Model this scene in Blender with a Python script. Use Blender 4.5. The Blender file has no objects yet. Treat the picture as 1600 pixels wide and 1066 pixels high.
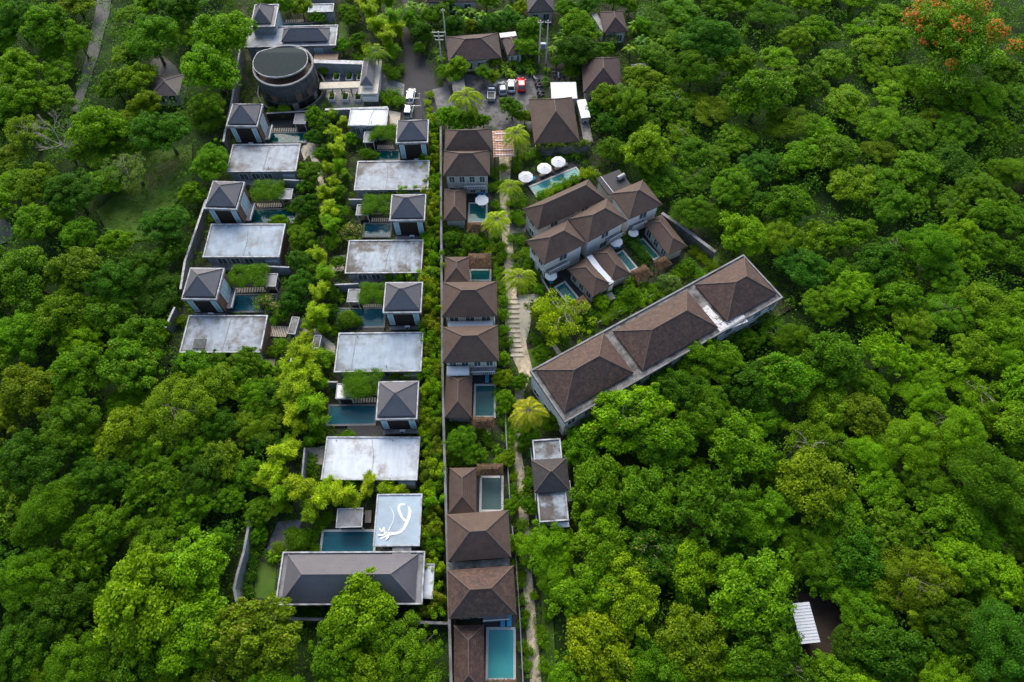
import bpy, math, random
import numpy as np
from mathutils import Vector, Matrix
R = math.radians
rnd = random.Random(7)
# ------------------------------------------------------------------ camera, sky, sun, exposure
scene = bpy.context.scene
CAM_H, PITCH, F = 105.0, R(61.7), 1066.7
cam_d = bpy.data.cameras.new("camera"); cam_d.lens = 24; cam_d.sensor_width = 36
cam_d.clip_start = 0.5; cam_d.clip_end = 4000
cam = bpy.data.objects.new("camera", cam_d); scene.collection.objects.link(cam)
cam.location = (0, 0, CAM_H); cam.rotation_euler = (math.pi / 2 - PITCH, 0, 0)
scene.camera = cam
world = bpy.data.worlds.new("World"); scene.world = world; world.use_nodes = True
nt = world.node_tree
sky = nt.nodes.new("ShaderNodeTexSky"); sky.sky_type = 'NISHITA'; sky.sun_disc = False
SUN_EL, SUN_AZ = R(40), R(-10)          # azimuth from +Y towards +X
sky.sun_elevation = SUN_EL; sky.sun_rotation = SUN_AZ
sky.air_density = 1.0; sky.dust_density = 3.0; sky.ozone_density = 1.0
nt.links.new(sky.outputs[0], nt.nodes["Background"].inputs[0])
nt.nodes["Background"].inputs[1].default_value = 0.15
sl = bpy.data.lights.new("sun", 'SUN'); sl.energy = 1.5; sl.angle = R(38); sl.color = (1, .95, .87)
sun = bpy.data.objects.new("sun", sl); scene.collection.objects.link(sun)
sdir = Vector((math.sin(SUN_AZ) * math.cos(SUN_EL), math.cos(SUN_AZ) * math.cos(SUN_EL), math.sin(SUN_EL)))
sun.rotation_euler = sdir.to_track_quat('Z', 'Y').to_euler(); sun.location = (0, 60, 150)
scene.view_settings.view_transform = 'Standard'; scene.view_settings.look = 'None'
scene.view_settings.exposure = 1.15; scene.view_settings.gamma = 1.0
scene.cycles.max_bounces = 6; scene.cycles.diffuse_bounces = 3; scene.cycles.glossy_bounces = 2
scene.cycles.transmission_bounces = 4; scene.cycles.transparent_max_bounces = 6
# ------------------------------------------------------------------ picture <-> place
cP, sP = math.cos(PITCH), math.sin(PITCH)
def W(px, py, z=0.0):
    """point at height z seen at photo pixel (px, py)"""
    a, b = (px - 800) / F, (533 - py) / F
    d = (a, cP + b * sP, -sP + b * cP)
    t = (z - CAM_H) / d[2]
    return Vector((d[0] * t, d[1] * t, z))
def PX(p):
    x, y, z = p[0], p[1], p[2] - CAM_H
    dep = y * cP - z * sP; up = y * sP + z * cP
    return 800 + F * x / dep, 533 - F * up / dep
def ppm(p):
    return F / (p[1] * cP - (p[2] - CAM_H) * sP)
# ------------------------------------------------------------------ materials
MATS = {}
def mat(name, col, rough=.7, var=.15, scale=1.5, col2=None, fac2=.5, scale2=.35, sharp=.12, bump=0, spec=.4, metal=0, rows=0, detail=6, seedobj=True, voro=0, streak=0, edge=0):
    if name in MATS: return MATS[name]
    m = bpy.data.materials.new(name); m.use_nodes = True; t = m.node_tree; n = t.nodes; L = t.links
    b = n["Principled BSDF"]; b.inputs["Roughness"].default_value = rough; b.inputs["Metallic"].default_value = metal
    b.inputs["Specular IOR Level"].default_value = spec
    tc = n.new("ShaderNodeTexCoord"); src = tc.outputs["Object"]
    if seedobj:
        oi = n.new("ShaderNodeObjectInfo"); mu = n.new("ShaderNodeVectorMath"); mu.operation = 'SCALE'
        mu.inputs[0].default_value = (97, 53, 31); L.new(oi.outputs["Random"], mu.inputs["Scale"])
        ad = n.new("ShaderNodeVectorMath"); L.new(src, ad.inputs[0]); L.new(mu.outputs[0], ad.inputs[1]); seed = ad.outputs[0]
    else: seed = src
    def noise(sc, det=detail, v=seed, rg=.6):
        q = n.new("ShaderNodeTexNoise"); q.inputs["Scale"].default_value = sc; q.inputs["Detail"].default_value = det
        q.inputs["Roughness"].default_value = rg; L.new(v, q.inputs["Vector"]); return q.outputs["Fac"]
    def mix(bt, f, a, c):
        q = n.new("ShaderNodeMix"); q.data_type = 'RGBA'; q.blend_type = bt
        for s, v in ((0, f), (6, a), (7, c)):
            if hasattr(v, 'links') or isinstance(v, bpy.types.NodeSocket): L.new(v, q.inputs[s])
            elif s == 0: q.inputs[0].default_value = v
            else: q.inputs[s].default_value = (*v, 1)
        return q.outputs[2]
    def rng(v, a, b_, c, d):
        q = n.new("ShaderNodeMapRange"); q.inputs[1].default_value = a; q.inputs[2].default_value = b_
        q.inputs[3].default_value = c; q.inputs[4].default_value = d; L.new(v, q.inputs[0]); return q.outputs[0]
    lo = tuple(c * (1 - var) for c in col); hi = tuple(min(1, c * (1 + var)) for c in col)
    c = mix('MIX', rng(noise(scale), .3, .7, 0, 1), lo, hi)
    if col2:
        f2 = rng(noise(scale2, 8, rg=.68), 1 - fac2 - sharp, 1 - fac2 + sharp, 0, 1)
        c = mix('MIX', f2, c, col2)
    if streak:
        mp = n.new("ShaderNodeMapping"); mp.inputs["Scale"].default_value = (1.6, .28, .28); L.new(seed, mp.inputs[0])
        c = mix('MULTIPLY', rng(noise(1.0, 6, mp.outputs[0]), .45, .75, 0, streak), c, (.3, .27, .24))
    if edge:      # dirt gathering in an uneven band along the parapet
        sg = n.new("ShaderNodeSeparateXYZ"); L.new(tc.outputs["Generated"], sg.inputs[0])
        def mth(op, a, b_=None):
            q = n.new("ShaderNodeMath"); q.operation = op
            for s_, v in ((0, a), (1, b_)):
                if v is None: continue
                if isinstance(v, bpy.types.NodeSocket): L.new(v, q.inputs[s_])
                else: q.inputs[s_].default_value = v
            return q.outputs[0]
        ex = mth('MINIMUM', sg.outputs[0], mth('SUBTRACT', 1.0, sg.outputs[0])); ey = mth('MINIMUM', sg.outputs[1], mth('SUBTRACT', 1.0, sg.outputs[1])); em = mth('MINIMUM', ex, ey)
        c = mix('MULTIPLY', rng(mth('SUBTRACT', em, mth('MULTIPLY', noise(.55, 8), .42)), -.20, -.10, edge, 0), c, (.34, .30, .26))
    h = None
    if voro:
        vo = n.new("ShaderNodeTexVoronoi"); vo.inputs["Scale"].default_value = voro; L.new(seed, vo.inputs["Vector"])
        sp = n.new("ShaderNodeSeparateColor"); L.new(vo.outputs["Color"], sp.inputs[0])
        c = mix('MULTIPLY', .55, c, mix('MIX', sp.outputs[0], (.45, .42, .42), (1.5, 1.4, 1.35)))
    if rows:
        sx = n.new("ShaderNodeSeparateXYZ"); L.new(src, sx.inputs[0])
        q = n.new("ShaderNodeMath"); q.operation = 'MULTIPLY'; q.inputs[1].default_value = 1 / rows; L.new(sx.outputs["Z"], q.inputs[0])
        fr = n.new("ShaderNodeMath"); fr.operation = 'FRACT'; L.new(q.outputs[0], fr.inputs[0]); h = fr.outputs[0]
        c = mix('MULTIPLY', rng(h, 0, .3, .45, 0), c, (.35, .33, .33))
    L.new(c, b.inputs["Base Color"])
    if bump or h is not None:
        bp = n.new("ShaderNodeBump"); bp.inputs["Strength"].default_value = bump or .3; bp.inputs["Distance"].default_value = .06
        L.new(h if h is not None else noise(14, 3), bp.inputs["Height"]); L.new(bp.outputs[0], b.inputs["Normal"])
    MATS[name] = m; return m
class MD(dict):
    def __missing__(s, k): return k
M = MD(
    concrete=mat("weathered_concrete_roof", (.235, .27, .30), .65, .2, .8, (.115, .108, .10), .44, .28, .07, streak=.35, edge=.75),
    concrete_dirty=mat("stained_concrete_roof", (.25, .29, .32), .65, .25, .8, (.075, .064, .055), .47, .26, .06, streak=.6, edge=.95),
    concrete_blue=mat("pale_blue_grey_roof", (.235, .29, .335), .65, .13, .8, (.14, .145, .145), .40, .25, .08, streak=.25, edge=.6),
    concrete_white=mat("whitewashed_roof", (.44, .48, .51), .6, .10, .7, (.22, .205, .19), .38, .35, .08, streak=.2, edge=.5),
    rim=mat("pale_rim", (.36, .375, .39), .6, .15, 1.2, (.13, .12, .11), .45, .9),
    slab=mat("grey_slab", (.19, .195, .20), .7, .2, 1.2, (.07, .065, .06), .46, .6),
    oldslab=mat("mossy_grey_slab", (.17, .165, .155), .8, .25, 1.5, (.035, .033, .028), .5, .5, .12),
    wall=mat("plaster_wall", (.41, .395, .355), .8, .12, .8, (.22, .20, .17), .35, .35, .2),
    wallgrey=mat("grey_plaster", (.20, .225, .245), .8, .15, .8, (.12, .12, .11), .38, .3, .15),
    wallwhite=mat("white_plaster", (.56, .56, .54), .7, .08, .8, (.40, .37, .30), .3, .4, .15),
    walldark=mat("dark_stone_wall", (.05, .06, .06), .8, .25, 2, (.12, .12, .10), .4, .6),
    walllong=mat("long_boundary_plaster", (.15, .157, .157), .85, .2, .8, (.07, .065, .06), .45, .25, .15),
    timber=mat("dark_timber", (.022, .016, .013), .5, .25, 3, rows=.22),
    timber_br=mat("brown_timber_cladding", (.13, .075, .05), .6, .3, 3, rows=.25),
    deck=mat("pale_timber_deck", (.40, .34, .26), .7, .15, 3),
    black=mat("black_stone_deck", (.022, .022, .024), .75, .3, 3),
    tile_grey=mat("slate_grey_tiles", (.088, .087, .100), .55, .12, 2.5, (.115, .108, .110), .42, .5, .2, rows=.20, bump=.5),
    tile_brown=mat("brown_shingles", (.062, .038, .028), .75, .16, 1.4, (.086, .056, .040), .42, .35, .2, rows=.22, bump=.3),
    tile_mottle=mat("mottled_red_brown_shingles", (.072, .042, .031), .75, .22, 1.8, (.042, .026, .021), .47, 1.1, .12, rows=.22, bump=.35, voro=3.6),
    tile_old=mat("old_dark_clay_tiles", (.060, .033, .027), .7, .3, 2, (.03, .02, .018), .45, .8, .2, rows=.25, bump=.6),
    tile_black=mat("blackened_tiles", (.030, .026, .026), .6, .3, 2, (.07, .05, .04), .35, .8, rows=.22, bump=.5),
    cap_grey=mat("grey_ridge_tiles", (.13, .115, .115), .6, .15, 3), cap_brown=mat("brown_ridge_tiles", (.085, .058, .046), .6, .2, 3),
    thatch=mat("grass_thatch", (.13, .085, .055), .9, .45, 9, (.06, .04, .028), .45, 2, .2, bump=1),
    glass=mat("window_glass", (.05, .075, .085), .08, .2, 1, spec=.8),
    glassblue=mat("pale_blue_blind", (.25, .40, .45), .4, .08, 2), white=mat("white_paint", (.55, .55, .55), .45, .04, 2),
    frame=mat("window_frame_paint", (.60, .61, .60), .5, .06, 2), curtain=mat("cream_curtain", (.55, .50, .40), .8, .12, 5),
    metal=mat("grey_metal", (.20, .21, .22), .5, .1, 3, metal=.3), steelwhite=mat("white_sheet_metal", (.42, .44, .45), .5, .06, 1.5, (.35, .33, .30), .27, .8, .08),
    pole=mat("concrete_pole", (.42, .41, .39), .8, .12, 3), wire=mat("black_cable", (.02, .02, .02), .5), rubber=mat("black_rubber", (.015, .015, .015), .8),
    asphalt=mat("asphalt", (.026, .025, .026), .9, .2, .6, (.040, .038, .037), .45, .12, .2), lane=mat("grey_asphalt_lane", (.085, .085, .085), .85, .2, .8, (.05, .05, .045), .4, .3),
    cobble=mat("patterned_stone_paving", (.11, .107, .104), .85, .2, 2, (.045, .045, .045), .50, .55, .05), pave=mat("grey_paving", (.13, .13, .135), .8, .15, 1.5, voro=1.2),
    sand=mat("beige_stone_path", (.40, .35, .26), .85, .2, 1.8, (.19, .165, .10), .40, .8, .15, voro=1.5), beige=mat("beige_paving", (.42, .38, .30), .8, .12, 1.5, (.25, .22, .17), .35, .6),
    soil=mat("ground_soil_and_moss", (.016, .040, .004), 1, .45, .25, (.03, .03, .01), .34, .07, .1, seedobj=False),
    lawn=mat("lawn_grass", (.045, .105, .008), .95, .3, .5, (.07, .10, .012), .4, .2, .2, bump=.4),
    mud=mat("bare_earth", (.06, .05, .022), .95, .3, .6, (.045, .095, .01), .52, .4, .15),
    terracotta=mat("pink_terracotta_tiles", (.40, .20, .14), .7, .2, 5), coping=mat("pale_pool_coping", (.36, .37, .36), .6, .15, 3), coping_dk=mat("dark_pool_coping", (.10, .105, .11), .6, .2, 3),
    bark=mat("tree_bark", (.11, .085, .06), .9, .3, 3), barkpale=mat("bleached_bark", (.27, .23, .18), .9, .2, 3), palmbark=mat("palm_bark", (.16, .13, .10), .9, .3, 5),
    fabric=mat("white_canvas", (.62, .62, .60), .8, .04, 2), blue=mat("blue_cushion", (.02, .26, .44), .7, .1, 3),
    red=mat("red_car_paint", (.55, .012, .015), .25, .03, 1, spec=.6), carwhite=mat("white_car_paint", (.55, .56, .57), .25, .02, 1, spec=.6), carsilver=mat("silver_car_paint", (.26, .29, .31), .35, .03, 1),
    carglass=mat("car_glass", (.02, .025, .03), .06, spec=.8), lampglass=mat("headlamp_glass", (.7, .72, .75), .15), redlamp=mat("tail_lamp_red", (.4, .01, .01), .3),
    spa_roof=mat("green_grey_curved_roof", (.022, .031, .031), .85, .1, 1.5, spec=.1), spa_wall=mat("woven_black_cladding", (.022, .022, .024), .6, .3, 1, (.07, .055, .045), .38, .5, .15),
    paint=mat("thick_white_paint_mark", (.62, .64, .66), .6, .05, 2), darkin=mat("dark_interior", (.012, .012, .013), .8), table=mat("weathered_wood", (.20, .17, .14), .8, .2, 3), motor_a=mat("motorbike_black", (.03, .03, .035), .3), motor_b=mat("motorbike_maroon", (.16, .015, .03), .3), motor_c=mat("motorbike_white", (.6, .6, .6), .3))
def water_mat(name, deep, pale):
    m = bpy.data.materials.new(name); m.use_nodes = True; t = m.node_tree; n = t.nodes; L = t.links; b = n["Principled BSDF"]
    b.inputs["Roughness"].default_value = .08; b.inputs["IOR"].default_value = 1.33; b.inputs["Specular IOR Level"].default_value = .3
    tc = n.new("ShaderNodeTexCoord"); no = n.new("ShaderNodeTexNoise"); no.inputs["Scale"].default_value = .35; L.new(tc.outputs["Object"], no.inputs["Vector"])
    mx = n.new("ShaderNodeMix"); mx.data_type = 'RGBA'; mx.inputs[6].default_value = (*deep, 1); mx.inputs[7].default_value = (*pale, 1)
    L.new(no.outputs["Fac"], mx.inputs[0]); L.new(mx.outputs[2], b.inputs["Base Color"])
    rp = n.new("ShaderNodeTexNoise"); rp.inputs["Scale"].default_value = 3; rp.inputs["Detail"].default_value = 3; L.new(tc.outputs["Object"], rp.inputs["Vector"])
    bp = n.new("ShaderNodeBump"); bp.inputs["Strength"].default_value = .12; L.new(rp.outputs["Fac"], bp.inputs["Height"]); L.new(bp.outputs[0], b.inputs["Normal"])
    tr = n.new("ShaderNodeBsdfTransparent"); ms = n.new("ShaderNodeMixShader"); ms.inputs[0].default_value = .78
    L.new(tr.outputs[0], ms.inputs[1]); L.new(b.outputs[0], ms.inputs[2]); L.new(ms.outputs[0], n["Material Output"].inputs["Surface"])
    return m
WATER = dict(teal=water_mat("pool_water_teal", (.004, .055, .06), (.008, .10, .10)), green=water_mat("pool_water_green", (.008, .10, .10), (.02, .17, .155)),
             dteal=water_mat("pool_water_deep_teal", (.010, .075, .078), (.03, .13, .125)), light=water_mat("pool_water_turquoise", (.04, .26, .27), (.07, .33, .33)), grey=water_mat("pool_water_grey", (.045, .085, .085), (.07, .12, .12)),
             pale=water_mat("pool_water_pale", (.03, .22, .22), (.13, .38, .36)), mid=water_mat("pool_water_blue", (.010, .075, .11), (.02, .12, .15)))
M['pooltile'] = mat("pool_tile", (.03, .12, .13), .4, .15, 2, rows=.3)
def leaf_mat(name, tipcol=None, tipfac=0.0, transl=.38, use_col=True, rough=.5):
    m = bpy.data.materials.new(name); m.use_nodes = True; t = m.node_tree; n = t.nodes; L = t.links; b = n["Principled BSDF"]
    b.inputs["Roughness"].default_value = rough; b.inputs["Specular IOR Level"].default_value = .12
    oi = n.new("ShaderNodeObjectInfo"); at = n.new("ShaderNodeAttribute"); at.attribute_name = "tint"
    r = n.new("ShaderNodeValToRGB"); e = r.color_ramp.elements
    e[0].position = 0; e[0].color = (.42, .50, .5, 1); e[1].position = 1; e[1].color = (2.0, 1.65, 1.2, 1)  # wide range puts deeper gap shade and brighter highlights into the leaf colour
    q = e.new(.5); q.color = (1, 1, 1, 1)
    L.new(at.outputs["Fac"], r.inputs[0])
    mx = n.new("ShaderNodeMix"); mx.data_type = 'RGBA'; mx.blend_type = 'MULTIPLY'; mx.inputs[0].default_value = 1
    L.new(oi.outputs["Color"], mx.inputs[6]); L.new(r.outputs[0], mx.inputs[7]); out = mx.outputs[2]
    if tipcol:
        a2 = n.new("ShaderNodeAttribute"); a2.attribute_name = "flower"
        m2 = n.new("ShaderNodeMix"); m2.data_type = 'RGBA'; L.new(a2.outputs["Fac"], m2.inputs[0]); L.new(out, m2.inputs[6]); m2.inputs[7].default_value = (*tipcol, 1); out = m2.outputs[2]
    L.new(out, b.inputs["Base Color"])
    tr = n.new("ShaderNodeBsdfTranslucent"); ms = n.new("ShaderNodeMixShader"); ms.inputs[0].default_value = transl
    g = n.new("ShaderNodeMix"); g.data_type = 'RGBA'; g.blend_type = 'MULTIPLY'; g.inputs[0].default_value = 1; L.new(out, g.inputs[6]); g.inputs[7].default_value = (1.25, 1.35, .6, 1)
    L.new(g.outputs[2], tr.inputs[0]); L.new(b.outputs[0], ms.inputs[1]); L.new(tr.outputs[0], ms.inputs[2]); L.new(ms.outputs[0], n["Material Output"].inputs["Surface"])
    return m
LEAF = leaf_mat("leaf"); LEAF_FLAME = leaf_mat("leaf_with_orange_blossom", (.62, .16, .04)); LEAF_PINK = leaf_mat("leaf_with_pink_blossom", (.55, .33, .25)); LEAF_TIP = leaf_mat("leaf_with_rusty_tips", (.20, .19, .02))
# ------------------------------------------------------------------ mesh building
C = scene.collection
class MB:
    def __init__(s): s.v = []; s.f = []
    def add(s, v, f):
        k = len(s.v); s.v += [tuple(p) for p in v]; s.f += [tuple(i + k for i in q) for q in f]; return s
    def box(s, x0, x1, y0, y1, z0, z1, top=0.0):
        t = top
        return s.add([(x0, y0, z0), (x1, y0, z0), (x1, y1, z0), (x0, y1, z0), (x0 + t, y0 + t, z1), (x1 - t, y0 + t, z1), (x1 - t, y1 - t, z1), (x0 + t, y1 - t, z1)],
                     [(3, 2, 1, 0), (4, 5, 6, 7), (0, 1, 5, 4), (1, 2, 6, 5), (2, 3, 7, 6), (3, 0, 4, 7)])
    def ring(s, x0, x1, y0, y1, w, z0, z1):
        s.box(x0, x1, y0, y0 + w, z0, z1); s.box(x0, x1, y1 - w, y1, z0, z1)
        s.box(x0, x0 + w, y0 + w, y1 - w, z0, z1); s.box(x1 - w, x1, y0 + w, y1 - w, z0, z1); return s
    def prism(s, pts, z0, z1):
        n = len(pts); a = sum(pts[i][0] * pts[(i + 1) % n][1] - pts[(i + 1) % n][0] * pts[i][1] for i in range(n))
        if a < 0: pts = pts[::-1]
        return s.add([(p[0], p[1], z0) for p in pts] + [(p[0], p[1], z1) for p in pts],
                     [tuple(range(n - 1, -1, -1)), tuple(range(n, 2 * n))] + [(i, (i + 1) % n, n + (i + 1) % n, n + i) for i in range(n)])
    def tube(s, pts, rads, n=8):
        pts = [Vector(p) for p in pts]
        if not hasattr(rads, '__len__'): rads = [rads] * len(pts)
        vs = []; fs = []
        for i, p in enumerate(pts):
            d = (pts[min(i + 1, len(pts) - 1)] - pts[max(i - 1, 0)]).normalized()
            u = d.cross(Vector((0, 0, 1)) if abs(d.z) < .95 else Vector((1, 0, 0))).normalized(); w = d.cross(u)
            for k in range(n):
                a = 2 * math.pi * k / n; vs.append(p + (u * math.cos(a) + w * math.sin(a)) * rads[i])
        for i in range(len(pts) - 1):
            for k in range(n): fs.append((i * n + k, i * n + (k + 1) % n, (i + 1) * n + (k + 1) % n, (i + 1) * n + k))
        fs += [tuple(range(n - 1, -1, -1)), tuple(range((len(pts) - 1) * n, len(pts) * n))]
        return s.add(vs, fs)
    def build(s, name, m, parent=None, smooth=False, label=None):
        me = bpy.data.meshes.new(name); me.from_pydata(s.v, [], s.f); me.validate()
        if smooth: me.polygons.foreach_set("use_smooth", [True] * len(me.polygons))
        me.materials.append(m); me.update()
        o = bpy.data.objects.new(name, me); C.objects.link(o)
        if parent: o.parent = parent
        if label: o["label"] = label
        return o
def thing(name, label, cat, loc=(0, 0, 0), rot=0, group=None):
    o = bpy.data.objects.new(name, None); C.objects.link(o); o.location = loc; o.rotation_euler = (0, 0, rot); o.empty_display_size = .3
    return tag(o, label, cat, group)
def tag(o, label=None, cat=None, group=None, kind=None):
    if label: o["label"] = label
    if cat: o["category"] = cat
    if group: o["group"] = group
    if kind: o["kind"] = kind
    return o
def copy_thing(src, loc, rot, label, group=None):
    r = src.copy(); C.objects.link(r); r.location = loc; r.rotation_euler = (0, 0, rot); r["label"] = label
    if group: r["group"] = group
    for ch in src.children:
        c = ch.copy(); C.objects.link(c); c.parent = r
        for g in ch.children:
            d = g.copy(); C.objects.link(d); d.parent = c
    return r
RECTS = []      # footprints to keep undergrowth out of
def fit(q, z):
    """rectangle fitted to four photo corners (TL, TR, BR, BL) lying at height z: cx, cy, w, d, ang"""
    a, b, c, d = [W(x, y, z) for x, y in q]
    ux = ((b - a) + (c - d)); ang = math.atan2(ux.y, ux.x); u = Vector((math.cos(ang), math.sin(ang), 0)); v = Vector((-u.y, u.x, 0))
    w = ((b - a).dot(u) + (c - d).dot(u)) / 2; dd = ((a - d).dot(v) + (b - c).dot(v)) / 2; m = (a + b + c + d) / 4
    RECTS.append((m.x, m.y, w / 2 + .2, dd / 2 + .2, ang))
    return m.x, m.y, abs(w), abs(dd), ang
def sheet(name, pts, z, m, label=None):
    P = [W(x, y, z) for x, y in pts]
    mb = MB(); mb.prism([(p.x, p.y) for p in P], z - .42, z); o = mb.build(name, m); tag(o, label, kind="structure")
    SHEETS.append([(x, y) for x, y in pts]); return o
SHEETS = []
def inpoly(x, y, P):
    r = False; n = len(P)
    for i in range(n):
        x1, y1 = P[i]; x2, y2 = P[(i + 1) % n]
        if (y1 > y) != (y2 > y) and x < (x2 - x1) * (y - y1) / (y2 - y1) + x1: r = not r
    return r
def strip(pts):
    """[(x, y, width)] photo centreline -> polygon"""
    L, Rr = [], []
    for i, (x, y, w) in enumerate(pts):
        a = pts[max(i - 1, 0)]; b = pts[min(i + 1, len(pts) - 1)]; dx, dy = b[0] - a[0], b[1] - a[1]; l = math.hypot(dx, dy)
        L.append((x - dy / l * w / 2, y + dx / l * w / 2)); Rr.append((x + dy / l * w / 2, y - dx / l * w / 2))
    return L + Rr[::-1]
# ------------------------------------------------------------------ foliage meshes
def leaf_object(name, P, N, T, size, aspect, tint, m, flower=None, parent=None, fold=0.0):
    """P centre, N normal, T long axis of each leaf; two-triangle-pair rhombus leaves in one mesh"""
    n = len(P); N = N / np.linalg.norm(N, axis=1, keepdims=True)
    T = T - N * np.sum(T * N, axis=1, keepdims=True); T /= (np.linalg.norm(T, axis=1, keepdims=True) + 1e-9); B = np.cross(N, T)
    s = size[:, None] if hasattr(size, '__len__') else size
    v = np.empty((n, 4, 3)); v[:, 0] = P - T * s * .5; v[:, 1] = P + B * s * aspect * .5 - T * s * .05 + N * s * fold; v[:, 2] = P + T * s * .5 - N * s * fold * .6; v[:, 3] = P - B * s * aspect * .5 - T * s * .05 + N * s * fold
    me = bpy.data.meshes.new(name); me.vertices.add(n * 4); me.vertices.foreach_set("co", v.reshape(-1))
    me.loops.add(n * 4); me.loops.foreach_set("vertex_index", np.arange(n * 4, dtype=np.int32))
    me.polygons.add(n); me.polygons.foreach_set("loop_start", np.arange(0, n * 4, 4, dtype=np.int32)); me.polygons.foreach_set("loop_total", np.full(n, 4, dtype=np.int32))
    a = me.attributes.new("tint", 'FLOAT', 'FACE'); a.data.foreach_set("value", np.clip(tint, 0, 1).astype(np.float32))
    if flower is not None:
        a = me.attributes.new("flower", 'FLOAT', 'FACE'); a.data.foreach_set("value", flower.astype(np.float32))
    me.materials.append(m); me.update(calc_edges=True)
    o = bpy.data.objects.new(name, me); C.objects.link(o)
    if parent: o.parent = parent
    return o
def unit(rs, n):
    v = rs.normal(size=(n, 3)); return v / np.linalg.norm(v, axis=1, keepdims=True)
def clump_leaves(rs, cen, rad, per, size, up=.5, jit=.55, squash=.8):
    """leaves over domes centred at cen (k,3) with radii rad (k,)"""
    k = len(cen); idx = np.repeat(np.arange(k), per); n = len(idx)
    d = unit(rs, n); d[:, 2] = np.abs(d[:, 2]) * 1.0 - .28; d /= np.linalg.norm(d, axis=1, keepdims=True)
    r = rad[idx] * rs.uniform(.55, 1.25, n); P = cen[idx] + d * r[:, None] * np.array([1, 1, squash])
    N = d * .55 + np.array([0, 0, up * .8]) + rs.normal(size=(n, 3)) * jit * .85
    T = rs.normal(size=(n, 3)); ct = rs.uniform(.2, .8, k)
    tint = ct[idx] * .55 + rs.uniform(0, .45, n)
    return P, N, T, size * rs.uniform(.65, 1.35, n), tint, idx
# ------------------------------------------------------------------ plant kinds (prototypes are made when first placed, later ones are copies)
def crown_broad(seed, Rr=5.5, H=5.0, z0=4.2, lobes=7, cl=11, per=200, leaf=.40, rc=1.15, jit=.6):
    rs = np.random.RandomState(seed); cen = []; rad = []
    L = [(0, 0, H * .25, Rr * .55)]
    for i in range(lobes):
        a = 2 * math.pi * (i + rs.uniform(-.3, .3)) / lobes; q = Rr * rs.uniform(.42, .66)
        L.append((q * math.cos(a), q * math.sin(a), rs.uniform(-.5, .42) * H * .5, Rr * rs.uniform(.28, .54)))
    for lx, ly, lz, lr in L:
        for j in range(int(cl * (1.5 if lx == 0 else 1))):
            d = unit(rs, 1)[0]; d[2] = abs(d[2]) - .22; d /= np.linalg.norm(d); q = lr * (rs.uniform(.7, 1.12) if rs.rand() < .8 else rs.uniform(1.1, 1.38))
            cen.append((lx + d[0] * q, ly + d[1] * q, z0 + H * .38 + lz + d[2] * q * .78)); rad.append(rc * (rs.uniform(.6, 1.3) if q < lr * 1.12 else rs.uniform(.32, .6)))
    return rs, np.array(cen), np.array(rad), per, leaf, jit, L
def limbs(seed, cen, z0, Rr, tr=.28):
    r = random.Random(seed); mb = MB(); top = Vector((r.uniform(-.4, .4), r.uniform(-.4, .4), z0)); mb.tube([(0, 0, -.3), (0.1, 0, z0 * .5), top], [tr * 1.5, tr, tr * .8], 7)
    for i in range(9):
        e = Vector(cen[r.randrange(len(cen))]); m = top.lerp(e, .5) + Vector((0, 0, r.uniform(-.5, .2)))
        mb.tube([top, m, e], [tr * .6, tr * .38, tr * .12], 5)
    return mb
PROTO = {}
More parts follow.
